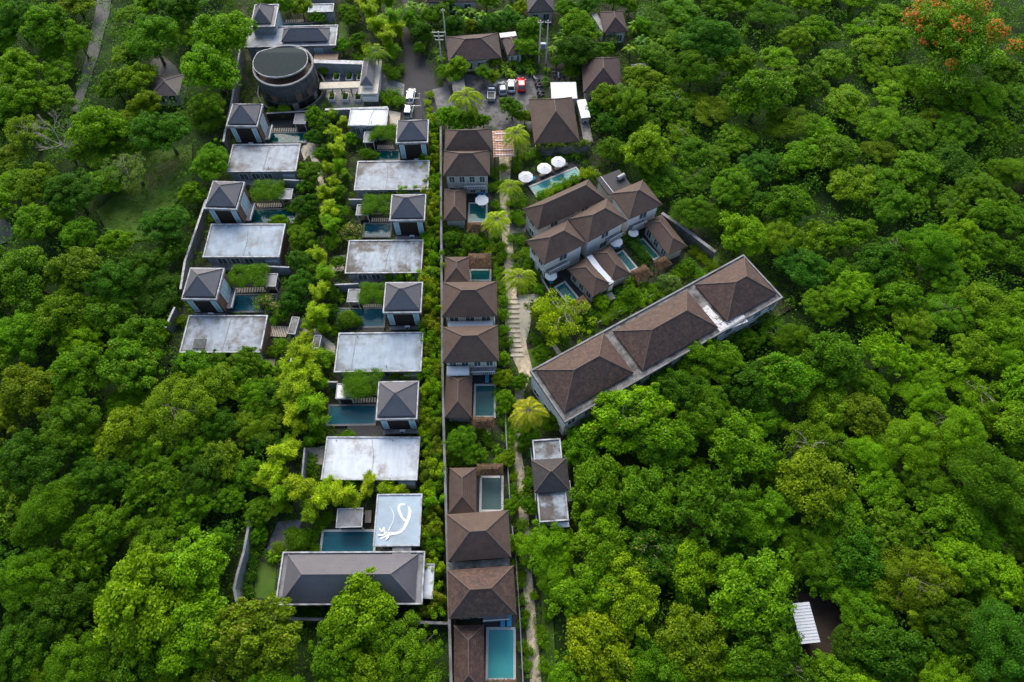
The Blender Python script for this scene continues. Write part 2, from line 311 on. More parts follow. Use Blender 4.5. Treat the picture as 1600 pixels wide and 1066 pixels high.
def make_kind(kind, var):
    """returns list of (part name, builder) -> creates the first thing of that kind"""
    seed = sum(map(ord, kind)) * 7 + var * 13
    root = bpy.data.objects.new(KN[kind][0], None); C.objects.link(root)
    if kind in ('broad', 'fine', 'airy', 'flame', 'dense', 'tip', 'layer', 'star'):
        pr = dict(broad=dict(lobes=8, cl=15, per=170, leaf=.40, rc=.92), dense=dict(lobes=9, cl=18, per=230, leaf=.27, rc=.78), fine=dict(Rr=5, H=6, lobes=9, cl=12, per=380, leaf=.20, rc=.9, jit=.9),
                  airy=dict(Rr=5.2, H=3.2, lobes=9, cl=7, per=100, leaf=.28, rc=.85, jit=.9), layer=dict(Rr=6.3, H=3.4, lobes=12, cl=10, per=230, leaf=.24, rc=.95, jit=.5), star=dict(lobes=9, cl=14, per=9, leaf=.9, rc=.95), flame=dict(Rr=6.5, H=3.2, lobes=10, cl=10, per=220, leaf=.28, rc=1.0, jit=.5),
                  tip=dict(lobes=9, cl=16, per=140, leaf=.42, rc=.8))[kind]
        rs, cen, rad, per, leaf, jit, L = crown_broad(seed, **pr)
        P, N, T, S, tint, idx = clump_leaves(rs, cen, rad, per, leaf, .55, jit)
        if kind == 'star':      # rosettes of long leaves at the twig ends
            q = 9; P = np.repeat(P, q, 0) ; n_ = len(P); ax_ = np.repeat(N / np.linalg.norm(N, axis=1, keepdims=True), q, 0); d_ = rs.normal(size=(n_, 3)); d_ -= ax_ * np.sum(d_ * ax_, 1, keepdims=True); d_ /= np.linalg.norm(d_, axis=1, keepdims=True)
            S = rs.uniform(.38, .62, n_); T = d_ + ax_ * .35; P = P + T * S[:, None] * .5; N = ax_ + rs.normal(size=(n_, 3)) * .25; tint = np.repeat(tint, q); idx = np.repeat(idx, q)
        # inner, sparser filling so that gaps do not look hollow
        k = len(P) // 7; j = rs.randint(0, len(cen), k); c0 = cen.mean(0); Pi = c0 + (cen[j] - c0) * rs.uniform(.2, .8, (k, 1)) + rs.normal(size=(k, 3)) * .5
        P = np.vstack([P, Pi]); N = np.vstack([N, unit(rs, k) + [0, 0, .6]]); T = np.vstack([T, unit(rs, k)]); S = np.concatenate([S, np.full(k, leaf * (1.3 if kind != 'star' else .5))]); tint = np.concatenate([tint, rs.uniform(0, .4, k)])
        fl = None; m = LEAF
        if kind == 'flame':
            cf = (rs.rand(len(cen)) < .42) & (cen[:, 2] > np.percentile(cen[:, 2], 30)); f0 = cf[idx] & (rs.rand(len(idx)) < .45); fl = np.concatenate([f0, np.zeros(k, bool)]).astype(float); m = LEAF_FLAME
        if kind == 'tip':
            cf = rs.rand(len(cen)) < .3; f0 = cf[idx] & (rs.rand(len(idx)) < .28) & (N[:len(idx), 2] > .7); fl = np.concatenate([f0, np.zeros(k, bool)]).astype(float); m = LEAF_TIP
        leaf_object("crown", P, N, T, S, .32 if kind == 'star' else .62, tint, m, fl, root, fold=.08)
        limbs(seed, cen, 4.2, 5).build("trunk", M['bark'], root, True)
        if kind in ('tip', 'layer', 'airy') and var == 0 or kind == 'airy':      # pale dead limbs showing through the crown
            r_ = random.Random(seed); b_ = MB(); c0 = Vector(cen.mean(0)) + Vector((r_.uniform(-1.5, 1.5), r_.uniform(-1.5, 1.5), .6))
            for i in range(9):
                e = Vector(cen[r_.randrange(len(cen))]); e.z += .45; md = c0.lerp(e, .5) + Vector((r_.uniform(-.8, .8), r_.uniform(-.8, .8), .4)); b_.tube([c0, md, e], [.08, .05, .02], 4)
                for q in range(3): b_.tube([md.lerp(e, .3 * q), md.lerp(e, .3 * q + .2) + Vector((r_.uniform(-.9, .9), r_.uniform(-.9, .9), r_.uniform(.2, .8)))], [.045, .015], 4)
            b_.build("dead_limb", M['barkpale'], root)
    elif kind in ('bamboo', 'plume'):
        rs = np.random.RandomState(seed); P, N, T, S, ti = [], [], [], [], []; mb = MB()
        for c in range(15 if kind == 'bamboo' else 13):
            a = rs.uniform(0, 6.28); reach = rs.uniform(.4, 2.3); h = rs.uniform(5, 8.0) if kind == 'bamboo' else rs.uniform(3.5, 6); b = np.array([math.cos(a), math.sin(a), 0]); base = rs.normal(size=3) * [.35, .35, 0]
            pts = []
            for s in np.linspace(0, 1, 7): pts.append(base + b * reach * s ** 2.2 + np.array([0, 0, h * (1 - (1 - s) ** 1.6) - (.7 * reach * max(0, s - .7) * 2)]))
            mb.tube([Vector(p) for p in pts], [.05, .045, .04, .035, .03, .02, .01], 4)
            pts = np.array(pts); tc = rs.uniform(.2, .7)
            for s in np.linspace(.28, 1, 17):
                i = min(int(s * 6), 5); p = pts[i] + (pts[i + 1] - pts[i]) * (s * 6 - i); n = 26; wd = .95 * math.sin(math.pi * min(1, max(.18, 1.05 - s * .8))) 
                d = rs.normal(size=(n, 3)) * [1, 1, .45]; d /= np.linalg.norm(d, axis=1, keepdims=True)
                off = rs.uniform(.1, 1, (n, 1)) * wd; P.append(p + d * off + [0, 0, -.08]); T.append(d + b * .8 + [0, 0, -.35]); N.append(np.array([0, 0, 1.0]) + rs.normal(size=(n, 3)) * .5); S.append(rs.uniform(.30, .62, n)); ti.append(tc + rs.uniform(-.2, .35, n))
        leaf_object("crown", np.vstack(P), np.vstack(N), np.vstack(T), np.concatenate(S), .26, np.concatenate(ti), LEAF, None, root); mb.build("stem", M['bark'], root)
    elif kind in ('shrub', 'ball', 'hedge', 'flower', 'tipshrub'):
        rs = np.random.RandomState(seed)
        if kind == 'ball': cen = unit(rs, 46) * .72; cen[:, 2] = np.abs(cen[:, 2]) + .75; rad = rs.uniform(.28, .42, 46); per = 110; lf = .13
        elif kind in ('hedge', 'tipshrub'): 
            cen = []; 
            for q in range(9):
                x, y = rs.uniform(-.85, .85, 2); hh = rs.uniform(1.6, 2.9)
                for s in np.linspace(.35, 1, 6): cen.append((x + rs.normal() * .08, y + rs.normal() * .08, hh * s))
            cen = np.array(cen); rad = rs.uniform(.24, .42, len(cen)) ; per = 75; lf = .17
        else: cen = np.column_stack([rs.normal(size=26) * .6, rs.normal(size=26) * .6, rs.uniform(.5, 1.7, 26)]); rad = rs.uniform(.35, .6, 26); per = 85; lf = .20
        P, N, T, S, tint, idx = clump_leaves(rs, cen, rad, per, lf, .5, .6); fl = None; m = LEAF
        if kind == 'flower': fl = (rs.rand(len(P)) < .22).astype(float); m = LEAF_PINK
        if kind == 'tipshrub': fl = ((cen[idx][:, 2] > 1.9) & (rs.rand(len(P)) < .5)).astype(float); m = LEAF_TIP
        leaf_object("foliage", P, N, T, S, .55, tint, m, fl, root, fold=.08)
        mb = MB()
        for q in range(5): mb.tube([(rs.uniform(-.1, .1), rs.uniform(-.1, .1), -.1), tuple(cen[rs.randint(len(cen))])], [.05, .02], 5)
        mb.build("stem", M['bark'], root)
    elif kind == 'palm':
        rs = np.random.RandomState(seed); h = 6.5; mb = MB(); mb.tube([(0, 0, -.2), (.15, .05, h * .5), (.35, .1, h)], [.22, .16, .13], 8)
        top = np.array([.35, .1, h]); nf = 17
        for f in range(nf):
            a = 2 * math.pi * f / nf + rs.uniform(-.15, .15); el = rs.uniform(.1, .9); ln = rs.uniform(2.5, 3.8); b = np.array([math.cos(a), math.sin(a), 0]); pts = []
            for s in np.linspace(0, 1, 9): pts.append(top + b * ln * s * (1 - .12 * s) + np.array([0, 0, ln * (el * s - (.75 + el * .5) * s * s)]))
            pts = np.array(pts); P, N, T, S, ti = [], [], [], [], []
            side = np.cross(b, [0, 0, 1])
            for s in np.linspace(.10, .99, 30):
                i = min(int(s * 8), 7); fr = s * 8 - i; p = pts[i] + (pts[i + 1] - pts[i]) * fr; dr = (pts[i + 1] - pts[i]); dr /= np.linalg.norm(dr); l = .75 * math.sin(math.pi * (.12 + .8 * s)) + .12
                for sg in (-1, 1):
                    t = side * sg + dr * .55 + np.array([0, 0, -.45]); t /= np.linalg.norm(t); P.append(p + t * l * .5); T.append(t); N.append(np.array([0, 0, 1.0]) + side * sg * .5 + rs.normal(size=3) * .15); S.append(l); ti.append(rs.uniform(.35, .9))
            o = leaf_object("frond", np.array(P), np.array(N), np.array(T), np.array(S), .15, np.array(ti), LEAF, None, root)
            r = MB(); r.tube([Vector(p) for p in pts], [.035, .03, .028, .024, .02, .017, .013, .01, .006], 4); r.build("rib", M['palmbark'], o)
        mb.build("trunk", M['palmbark'], root, True)
    elif kind in ('banana', 'fan'):
        rs = np.random.RandomState(seed); h = 2.2 if kind == 'banana' else .6; mb = MB(); mb.tube([(0, 0, -.1), (0, 0, h)], [.16, .09], 7); mb.build("stem", M['palmbark'], root); V = []
        nf = 10 if kind == 'banana' else 14
        for f in range(nf):
            a = 2 * math.pi * f / nf + rs.uniform(-.2, .2); ln = rs.uniform(1.6, 2.5) * (1 if kind == 'banana' else .72); el = rs.uniform(.5, 1.4); b = Vector((math.cos(a), math.sin(a), 0)); sd = Vector((-b.y, b.x, 0)); lm = MB(); vs = []; fs = []
            for i in range(8):
                s = i / 7; c = Vector((0, 0, h)) + b * ln * s + Vector((0, 0, ln * (el * s - (el * .75 + .35) * s * s))); wd = (.30 if kind == 'banana' else .20) * math.sin(math.pi * (.06 + .9 * s)) ** .7
                vs += [c + sd * wd + Vector((0, 0, -.1 * wd)), c + Vector((0, 0, .05)), c - sd * wd + Vector((0, 0, -.1 * wd))]
                if i: k = 3 * (i - 1); fs += [(k, k + 1, k + 4, k + 3), (k + 1, k + 2, k + 5, k + 4)]
            lm.add(vs, fs); o = lm.build("frond", LEAF, root, True); at = o.data.attributes.new("tint", 'FLOAT', 'FACE'); at.data.foreach_set("value", [rs.uniform(.3, .9)] * len(o.data.polygons))
    elif kind == 'bare':
        r = random.Random(5); mb = MB(); out = []
        def grow(p, d, l, w, g):
            q = p + d * l; mb.tube([p, p.lerp(q, .5) + Vector((r.uniform(-.1, .1), r.uniform(-.1, .1), 0)), q], [w, w * .85, w * .7], 5)
            if g == 0: return
            for i in range(3 if g > 1 else 4):
                e = (d + Vector((r.uniform(-1, 1), r.uniform(-1, 1), r.uniform(-.15, .7))) * .85).normalized(); grow(q, e, l * r.uniform(.62, .85), w * .6, g - 1)
        mb.tube([(0, 0, -.3), (-.2, .2, 4), (-.6, .5, 6.5)], [.3, .24, .2], 7); b = MB()
        mb2 = mb; mb = MB(); grow(Vector((-.6, .5, 6.4)), Vector((-.3, .3, 1)).normalized(), 2.4, .15, 4)
        for a in range(4): grow(Vector((-.3, .3, 5.0 + a * .3)), Vector((math.cos(a * 1.7), math.sin(a * 1.7), .55)).normalized(), 2.2, .12, 3)
        mb2.build("trunk", M['barkpale'], root, True); mb.build("branch", M['barkpale'], root)
    return root
# kind: (object name, category, nominal crown radius, crown centre height, noun used in labels)
KN = dict(broad=("broad_tree", "tree", 5.6, 6.6, "leafy tree"), dense=("broad_tree", "tree", 5.6, 6.6, "leafy tree"), tip=("broad_tree", "tree", 5.6, 6.6, "leafy tree"), fine=("feathery_tree", "tree", 5.0, 6.8, "feathery tree"),
          airy=("airy_tree", "tree", 5.0, 5.8, "airy tree"), layer=("spreading_tree", "tree", 6.3, 5.8, "flat topped tree"), star=("rosette_tree", "tree", 5.6, 6.6, "star leaved tree"), flame=("flame_tree", "tree", 6.5, 5.8, "blossoming tree"), bamboo=("bamboo_clump", "bamboo", 2.7, 5.2, "bamboo clump"), plume=("bamboo_clump", "bamboo", 2.6, 3.8, "bamboo clump"),
          shrub=("garden_shrub", "shrub", 1.3, 1.2, "shrub"), ball=("round_shrub", "shrub", 1.1, 1.1, "rounded bush"), hedge=("hedge_shrub", "shrub", 1.2, 1.8, "upright shrub"), tipshrub=("hedge_shrub", "shrub", 1.2, 1.8, "rusty shrub"),
          flower=("flowering_shrub", "shrub", 1.3, 1.2, "flowering shrub"), palm=("coconut_palm", "palm", 3.2, 6.6, "palm"), banana=("banana_plant", "plant", 2.0, 2.6, "banana plant"), fan=("broad_leaved_plant", "plant", 1.5, 1.0, "large leaved plant"), bare=("bare_tree", "tree", 5, 7, "bare tree"))
NVAR = dict(layer=2, star=2, broad=5, dense=3, tip=3, fine=3, airy=2, flame=1, bamboo=3, plume=2, shrub=3, ball=2, hedge=3, tipshrub=2, flower=1, palm=2, banana=2, fan=2, bare=1)
COL = {"dark green": (.046, .128, .003), "mid green": (.086, .202, .003), "bright green": (.130, .272, .003), "yellow green": (.218, .325, .005), "olive green": (.128, .218, .004), "blue green": (.048, .150, .007), "pale green": (.15, .25, .05), "yellow": (.25, .29, .010), "grey": (.3, .3, .3)}
PLANTS = []     # (root, px, py, colour, noun, label-or-None)
def plant(kind, px, py, rpx, col="mid green", label=None, group=None, hz=1.0, var=None):
    nm, cat, nr, ch, noun = KN[kind]
    if kind == 'palm': rpx *= 1.45
    # find scale so that the crown has radius rpx at the height it ends up at
    s = 1.0
    for _ in range(4):
        p = W(px, py, ch * s * hz); s = rpx / ppm(p) / nr
    p = W(px, py, ch * s * hz)
    v = rnd.randrange(NVAR[kind]) if var is None else var
    key = (kind, v)
    if key not in PROTO: PROTO[key] = make_kind(kind, v); r = PROTO[key]
    else: r = copy_thing(PROTO[key], (0, 0, 0), 0, "")
    r.location = (p.x, p.y, 0); r.rotation_euler = (0, 0, rnd.uniform(0, 6.28)); ax = rnd.uniform(.86, 1.18) if cat == "tree" else 1; r.scale = (s * ax, s / ax, s * hz)
    c = COL[col]; j = [rnd.uniform(.86, 1.16) for _ in range(3)]; g = rnd.uniform(.85, 1.18)
    cc = (c[0] * (1 + (j[0] - 1) * .55) * g, c[1] * (1 + (j[1] - 1) * .4) * g, c[2] * j[2] * g, 1)
    for ch_ in r.children: 
        if ch_.name.split('.')[0] in ("crown", "foliage", "frond"): ch_.color = cc
    tag(r, label or " ", cat, group or {"tree": "forest trees", "bamboo": "bamboo clumps between the villas", "shrub": "garden shrubs", "palm": "palms by the path", "plant": "garden plants"}[cat])
    if group == "garden trees among the villas": r.name = "garden_tree"
    PLANTS.append([r, px, py, col, noun, label]); return r
LANDMARKS = [(442, 120, "round dark building"), (641, 148, "white car on the road"), (815, 130, "red car"), (867, 190, "big brown roof by the car park"), (940, 118, "dark roof right of the car park"), (960, 35, "small brown roof at the top"),
    (740, 75, "long brown roof behind the cars"), (786, 224, "pink tiled pergola"), (862, 285, "long slanted pool"), (1040, 360, "rightmost low brown roof"), (620, 812, "roof with the white bird mark"), (550, 905, "long grey hipped roof"),
    (350, 525, "flat roof with the dark hatch"), (575, 715, "brightest white flat roof"), (1257, 972, "white metal shed"), (860, 750, "small house by the path"), (1222, 465, "right end of the long hotel"), (884, 655, "lower left end of the long hotel"), (1062, 560, "middle of the hotel's lower side"),
    (1500, 45, "orange flowering tree"), (0, 0, "photo's top left corner"), (1600, 0, "photo's top right corner"), (0, 1066, "photo's bottom left corner"), (1600, 1066, "photo's bottom right corner"), (0, 533, "middle of the left edge"),
    (1600, 533, "middle of the right edge"), (1200, 0, "middle of the forest's top edge"), (836, 1066, "bottom end of the path"), (400, 1066, "left half's bottom edge"), (1200, 1066, "right half's bottom edge"), (100, 235, "bare grey tree"), (205, 262, "pale airy tree in the clearing"),
    (150, 40, "grey lane at the top left"), (372, 880, "curved grey wall at lower left"), (782, 1020, "lowest pool"), (750, 925, "lowest mottled brown hip roof"), (748, 840, "plain brown roof above the lowest one"), (828, 645, "yellow palm below the plaza"), (805, 430, "palm above the plaza"), (826, 490, "beige stone plaza"),
    (548, 650, "largest pool among the grey villas"), (543, 845, "pool below the square slab"), (387, 190, "topmost left grey pavilion"), (357, 305, "second left grey pavilion from the top"), (320, 450, "lowest left grey pavilion"), (645, 205, "topmost right grey pavilion"), (638, 325, "second right grey pavilion from the top"), (630, 465, "third right grey pavilion from the top"), (620, 625, "lowest right grey pavilion"),
    (418, 245, "topmost left flat roof"), (382, 375, "middle left flat roof"), (615, 275, "leafy flat roof at upper right"), (600, 400, "stained flat roof"), (590, 550, "pale blue flat roof"), (455, 55, "flat roof carrying a small hip roof"), (712, 620, "narrow brown roof beside the dark teal pool"), (770, 770, "greyish pool on the right"), (1000, 395, "straight clipped hedge"), (735, 535, "lower of the twin brown roofs"), (735, 470, "upper of the twin brown roofs"), (1300, 250, "upper forest's centre right"), (1400, 700, "lower forest's centre right"), (1300, 600, "forest spot right of the hotel"), (1480, 330, "upper right forest's middle"), (1050, 880, "forest spot left of the white shed"), (150, 700, "lower left forest's middle"), (150, 500, "left forest's middle")]
ORD = ["", "", "second ", "third ", "fourth ", "fifth ", "sixth ", "seventh ", "eighth ", "ninth ", "tenth ", "eleventh ", "twelfth ", "thirteenth ", "fourteenth ", "fifteenth ", "sixteenth "] + ["%dth " % i for i in range(17, 90)]
def label_plants():
    """every plant named by its colour and kind and by its rank of nearness to something one can find"""
    cls = {}
    for q in PLANTS: cls.setdefault((q[3], q[4]), []).append(q)
    for (col, noun), items in cls.items():
        cand = []
        for k, (lx, ly, ph) in enumerate(LANDMARKS):
            for rank, q in enumerate(sorted(items, key=lambda q: math.hypot(q[1] - lx, q[2] - ly)), 1):
                cand.append((rank, math.hypot(q[1] - lx, q[2] - ly), id(q), ph, q))
        done = set()
        for rank, dist, i, ph, q in sorted(cand, key=lambda c: (c[0] + c[1] / 60, c[1])):
            if i in done: continue
            done.add(i)
            if not q[5]:
                n = noun if noun != "blossoming tree" else "tree"
                q[0]["label"] = "%s %s %sclosest to the %s" % (col, n, ORD[rank], ph)
# ------------------------------------------------------------------ ground, roads, paths
g = MB(); NX = 60
vs = []; fs = []
for j in range(NX + 1):
    for i in range(NX + 1):
        u, v = i / NX * 2 - 1, j / NX * 2 - 1; x = 900 * u * abs(u); y = 300 + 1100 * v * abs(v); d = max(0, math.hypot(x, y - 75) - 190)
        vs.append((x, y, -.30 + min(40, d * .06) * (.5 + .5 * math.sin(x * .011 + 1) * math.cos(y * .009))))
for j in range(NX):
    for i in range(NX): k = j * (NX + 1) + i; fs.append((k, k + 1, k + NX + 2, k + NX + 1))
g.add(vs, fs); tag(g.build("ground", M['soil'], smooth=True), kind="structure")
sheet("garden_ground", [(372, -20), (345, 160), (318, 290), (280, 420), (262, 570), (420, 580), (436, 640), (400, 800), (362, 900), (372, 965), (700, 985), (700, 1130), (862, 1130), (850, 830), (905, 830), (910, 690), (1240, 480), (1150, 400), (960, 260), (1000, -20)], 0.0, mat("garden_soil", (.020, .030, .011), .95, .4, .5, (.045, .036, .024), .42, .3, .15, seedobj=False))
SHEETS.clear()
sheet("asphalt_road", [(628, -30), (640, -30), (641, 60), (664, 92), (684, 128), (692, 150), (684, 192), (625, 196), (631, 110), (631, 60)], .012, M['asphalt'])
sheet("car_park_paving", [(700, 112), (742, 118), (850, 118), (850, 150), (832, 156), (832, 205), (700, 205), (686, 150)], .016, M['cobble'])
sheet("stone_ramp", [(675, 140), (700, 134), (712, 172), (700, 200), (684, 172)], .020, M['pave'])
sheet("motorbike_yard", [(850, 96), (885, 92), (888, 128), (862, 132)], .016, M['asphalt'])
sheet("grey_lane", strip([(166, -30, 22), (160, 20, 22), (152, 50, 20), (146, 80, 18), (128, 140, 14), (118, 175, 12)]), .012, M['lane'])
sheet("grey_lane", [(-40, 330), (2, 340), (18, 352), (20, 372), (0, 382), (-40, 380)], .012, M['lane'])
sheet("dirt_lane", strip([(240, 92, 26), (262, 112, 30), (275, 140, 34)]), .012, M['lane'])
sheet("lawn", [(150, 330), (190, 295), (232, 238), (300, 225), (300, 290), (262, 330), (240, 372), (178, 380)], .012, M['lawn'])
sheet("bare_earth", [(225, 272), (245, 256), (285, 244), (288, 258), (255, 292), (232, 300)], .016, M['mud'])
sheet("bare_earth", [(1050, 92), (1085, 88), (1092, 112), (1056, 116)], .012, M['mud'])
sheet("bare_earth", [(1240, 925), (1320, 925), (1315, 1030), (1250, 1040)], .012, mat("dark_earth", (.03, .021, .014), .95, .3, 1))
sheet("lawn", [(398, 880), (432, 880), (428, 935), (398, 935)], .014, M['lawn'])
sheet("lawn", [(1070, 395), (1130, 395), (1110, 432), (1062, 430)], .014, M['lawn'])
sheet("lawn", [(925, 468), (1000, 452), (1010, 470), (930, 498)], .014, M['lawn'])
sheet("lawn", [(816, 548), (862, 540), (846, 575), (822, 590)], .014, M['lawn'])
sheet("lawn", [(846, 905), (860, 905), (872, 1090), (848, 1090)], .014, M['lawn'])
sheet("lawn", [(395, 152), (498, 150), (512, 166), (395, 174)], .014, M['lawn'])
sheet("lawn", [(530, 34), (545, 34), (545, 60), (529, 60)], .014, M['lawn'])
PATHM = M['sand']
sheet("stone_path", strip([(790, 238, 20), (788, 300, 15), (790, 350, 15), (795, 400, 16), (799, 440, 19), (803, 470, 24), (804, 505, 30), (810, 545, 27), (822, 582, 22), (812, 610, 15), (810, 650, 14), (805, 690, 15), (812, 740, 15), (818, 800, 15), (822, 880, 15), (828, 950, 16), (837, 1066, 18), (842, 1120, 20)]), .020, PATHM)
sheet("stone_plaza", [(806, 462), (846, 458), (860, 470), (832, 480), (828, 512), (820, 540), (812, 512), (810, 480)], .024, M['beige'])
sheet("stone_plaza", [(796, 349), (822, 352), (822, 362), (796, 366)], .024, M['cobble'])
sheet("paved_path", [(862, 540), (868, 538), (878, 552), (872, 556)], .02, M['beige'])
sheet("spa_paving", [(520, 108), (590, 106), (594, 168), (520, 168), (498, 132)], .03, M['pave'])
sheet("spa_ramp", [(596, 116), (632, 132), (630, 152), (594, 140)], .03, M['slab'])
sheet("villa_walk", strip([(485, 232, 10), (497, 262, 11), (503, 290, 8)]), .012, M['beige'])
sheet("villa_walk", [(470, 495), (500, 520), (524, 540), (524, 560), (500, 556), (462, 530)], .012, M['beige'])
sheet("villa_walk", [(474, 700), (508, 697), (504, 726), (478, 724)], .012, M['beige'])
sheet("villa_walk", [(478, 222), (500, 226), (470, 256), (466, 240)], .016, M['beige'])
sheet("villa_walk", [(604, 172), (626, 176), (624, 196), (598, 196)], .016, M['beige'])
sheet("villa_walk", [(434, 815), (470, 812), (470, 830), (450, 862), (415, 862)], .012, M['pave'])
sheet("villa_walk", [(520, 400), (540, 398), (538, 424), (518, 424)], .016, M['beige'])
# ------------------------------------------------------------------ building helpers
def side_box(mb, side, a, b, u0, u1, n0, n1, z0, z1):
    if side == 'S': mb.box(u0, u1, -b - n1, -b - n0, z0, z1)
    elif side == 'N': mb.box(-u1, -u0, b + n0, b + n1, z0, z1)
    elif side == 'E': mb.box(a + n0, a + n1, u0, u1, z0, z1)
    else: mb.box(-a - n1, -a - n0, -u1, -u0, z0, z1)
def window(root, side, a, b, u, z0, z1, w, pane='glass', frame='frame', name="window", bars=0, t=.08):
    m = MB(); h = w / 2
    for q in ((u - h, u - h + t, z0, z1), (u + h - t, u + h, z0, z1), (u - h + t, u + h - t, z0, z0 + t), (u - h + t, u + h - t, z1 - t, z1)): side_box(m, side, a, b, q[0], q[1], 0, .09, q[2], q[3])
    for i in range(bars):
        c = u - h + w * (i + 1) / (bars + 1); side_box(m, side, a, b, c - t * .3, c + t * .3, 0, .08, z0 + t, z1 - t)
    o = m.build(name, M[frame], root); p = MB(); side_box(p, side, a, b, u - h + t, u + h - t, 0, .04, z0 + t, z1 - t); p.build("pane", M[pane], o); return o
def hip(mb, X, Y, ze, rise, th=.16, cx=0, cy=0):
    if X >= Y: r = [(-(X - Y), 0), (X - Y, 0)]
    else: r = [(0, -(Y - X)), (0, Y - X)]
    e = [(-X, -Y), (X, -Y), (X, Y), (-X, Y)]
    v = [(x + cx, y + cy, ze - th) for x, y in e] + [(x + cx, y + cy, ze) for x, y in e] + [(x + cx, y + cy, ze + rise) for x, y in r]
    if X >= Y: f = [(4, 5, 9, 8), (5, 6, 9), (6, 7, 8, 9), (7, 4, 8)]
    else: f = [(4, 5, 8), (5, 6, 9, 8), (6, 7, 9), (7, 4, 8, 9)]
    mb.add(v, [(3, 2, 1, 0), (0, 1, 5, 4), (1, 2, 6, 5), (2, 3, 7, 6), (3, 0, 4, 7)] + f); return [Vector(p) for p in v[4:]], X >= Y
def roof_hip(root, X, Y, ze, rise, m, cap, cx=0, cy=0, capw=.09, name="roof"):
    mb = MB(); v, wide = hip(mb, X, Y, ze, rise, cx=cx, cy=cy); o = mb.build(name, M[m], root); c = MB(); up = Vector((0, 0, .03))
    pr = [(0, 4), (1, 5), (2, 5), (3, 4), (4, 5)] if wide else [(0, 4), (1, 4), (2, 5), (3, 5), (4, 5)]
    for i, j in pr:
        if (v[i] - v[j]).length > .1: c.tube([v[i] + up, v[j] + up], capw, 6)
    c.build("ridge_cap", M[cap], o); return o
def slab_roof(root, X, Y, z0, z1, m, rim='rim', rw=.22, rh=.14, cx=0, cy=0, name="roof"):
    o = MB().box(cx - X + .005, cx + X - .005, cy - Y + .005, cy + Y - .005, z0, z1).build(name, M[m], root)
    MB().ring(cx - X, cx + X, cy - Y, cy + Y, rw, z1 + .002, z1 + rh).build("parapet", M[rim], o); return o
def house(q, ze, rise, label, m='tile_brown', cap='cap_brown', wall='wall', inset=.55, wins=("S3",), group="brown tiled pool villas", name="tiled_house", cat="house", balcony=None, doors=None, storey2=False, ang=None, extra=None):
    cx, cy, w, d, a = fit(q, ze); r = thing(name, label, cat, (cx, cy, 0), a, group); X, Y = w / 2, d / 2
    wa, wb = X - inset, Y - inset; MB().box(-wa, wa, -wb, wb, -.3, ze - .10).build("wall", M[wall], r)
    roof_hip(r, X, Y, ze, rise, m, cap)
    for s in wins:
        n = int(s[1]); L = wa if s[0] in 'SN' else wb
        for lev in ((0, ze),) if ze < 5 else ((0, 3.0), (3.0, ze)):
            for i in range(n):
                u = -L + 2 * L * (i + .5) / n; window(r, s[0], wa, wb, u, lev[0] + .5, min(lev[0] + 2.3, ze - .5), min(1.7, 2 * L / n * .6), 'glass', 'frame', bars=1)
    if balcony:
        s, u0, u1, dp = balcony; m_ = MB(); side_box(m_, s, wa, wb, u0 * wa, u1 * wa, .01, dp, 2.75, 2.95); o = m_.build("balcony", M['slab'], r); k = MB()
        side_box(k, s, wa, wb, u0 * wa, u1 * wa, dp - .07, dp, 3.85, 3.95)
        nn = int((u1 - u0) * wa / .35) + 1
        for i in range(nn + 1): c = u0 * wa + (u1 - u0) * wa * i / nn; side_box(k, s, wa, wb, c - .025, c + .025, dp - .06, dp - .01, 2.95, 3.85)
        k.build("railing", M['frame'], o)
    return r, X, Y, wa, wb
def flat_villa(q, z, label, m, left, extra=None):
    cx, cy, w, d, a = fit(q, z); r = thing("flat_roofed_villa", label, "villa", (cx, cy, 0), a, "flat roofed grey villas"); X, Y = w / 2, d / 2
    wa, wb = X - .35, Y - .5; MB().box(-wa, wa, -wb, wb, -.3, z - .3).build("wall", M['wallgrey'], r); slab_roof(r, X, Y, z - .3, z, m)
    # right-hand end clad in brown timber, recessed bathing terrace in front
    MB().box(wa + .01, wa + .10, -wb + .2, wb - .2, 0, z - .35).build("timber_screen", M['timber_br'], r)
    for u in (-.62, -.25, .12): window(r, 'S', wa, wb, u * wa, .6, 2.5, wa * .26, 'glass', 'frame', bars=1)
    MB().box(-wa * .9, wa * .45, -wb - 1.5, -wb - .02, -.1, .95).build("terrace_ledge", M['slab'], r)
    MB().box(wa * .62, wa * .98, -wb - .9, -wb - .02, -.1, 2.6).build("utility_wall", M['wallgrey'], r)
    window(r, 'N', wa, wb, 0, .2, 2.4, wa * 1.2, 'glass', 'timber', bars=4); MB().tube([(wa * .2, -wb + .5, z), (wa * .2, -wb + .5, z + .45)], .07).build("vent_pipe", M['metal'], r); return r
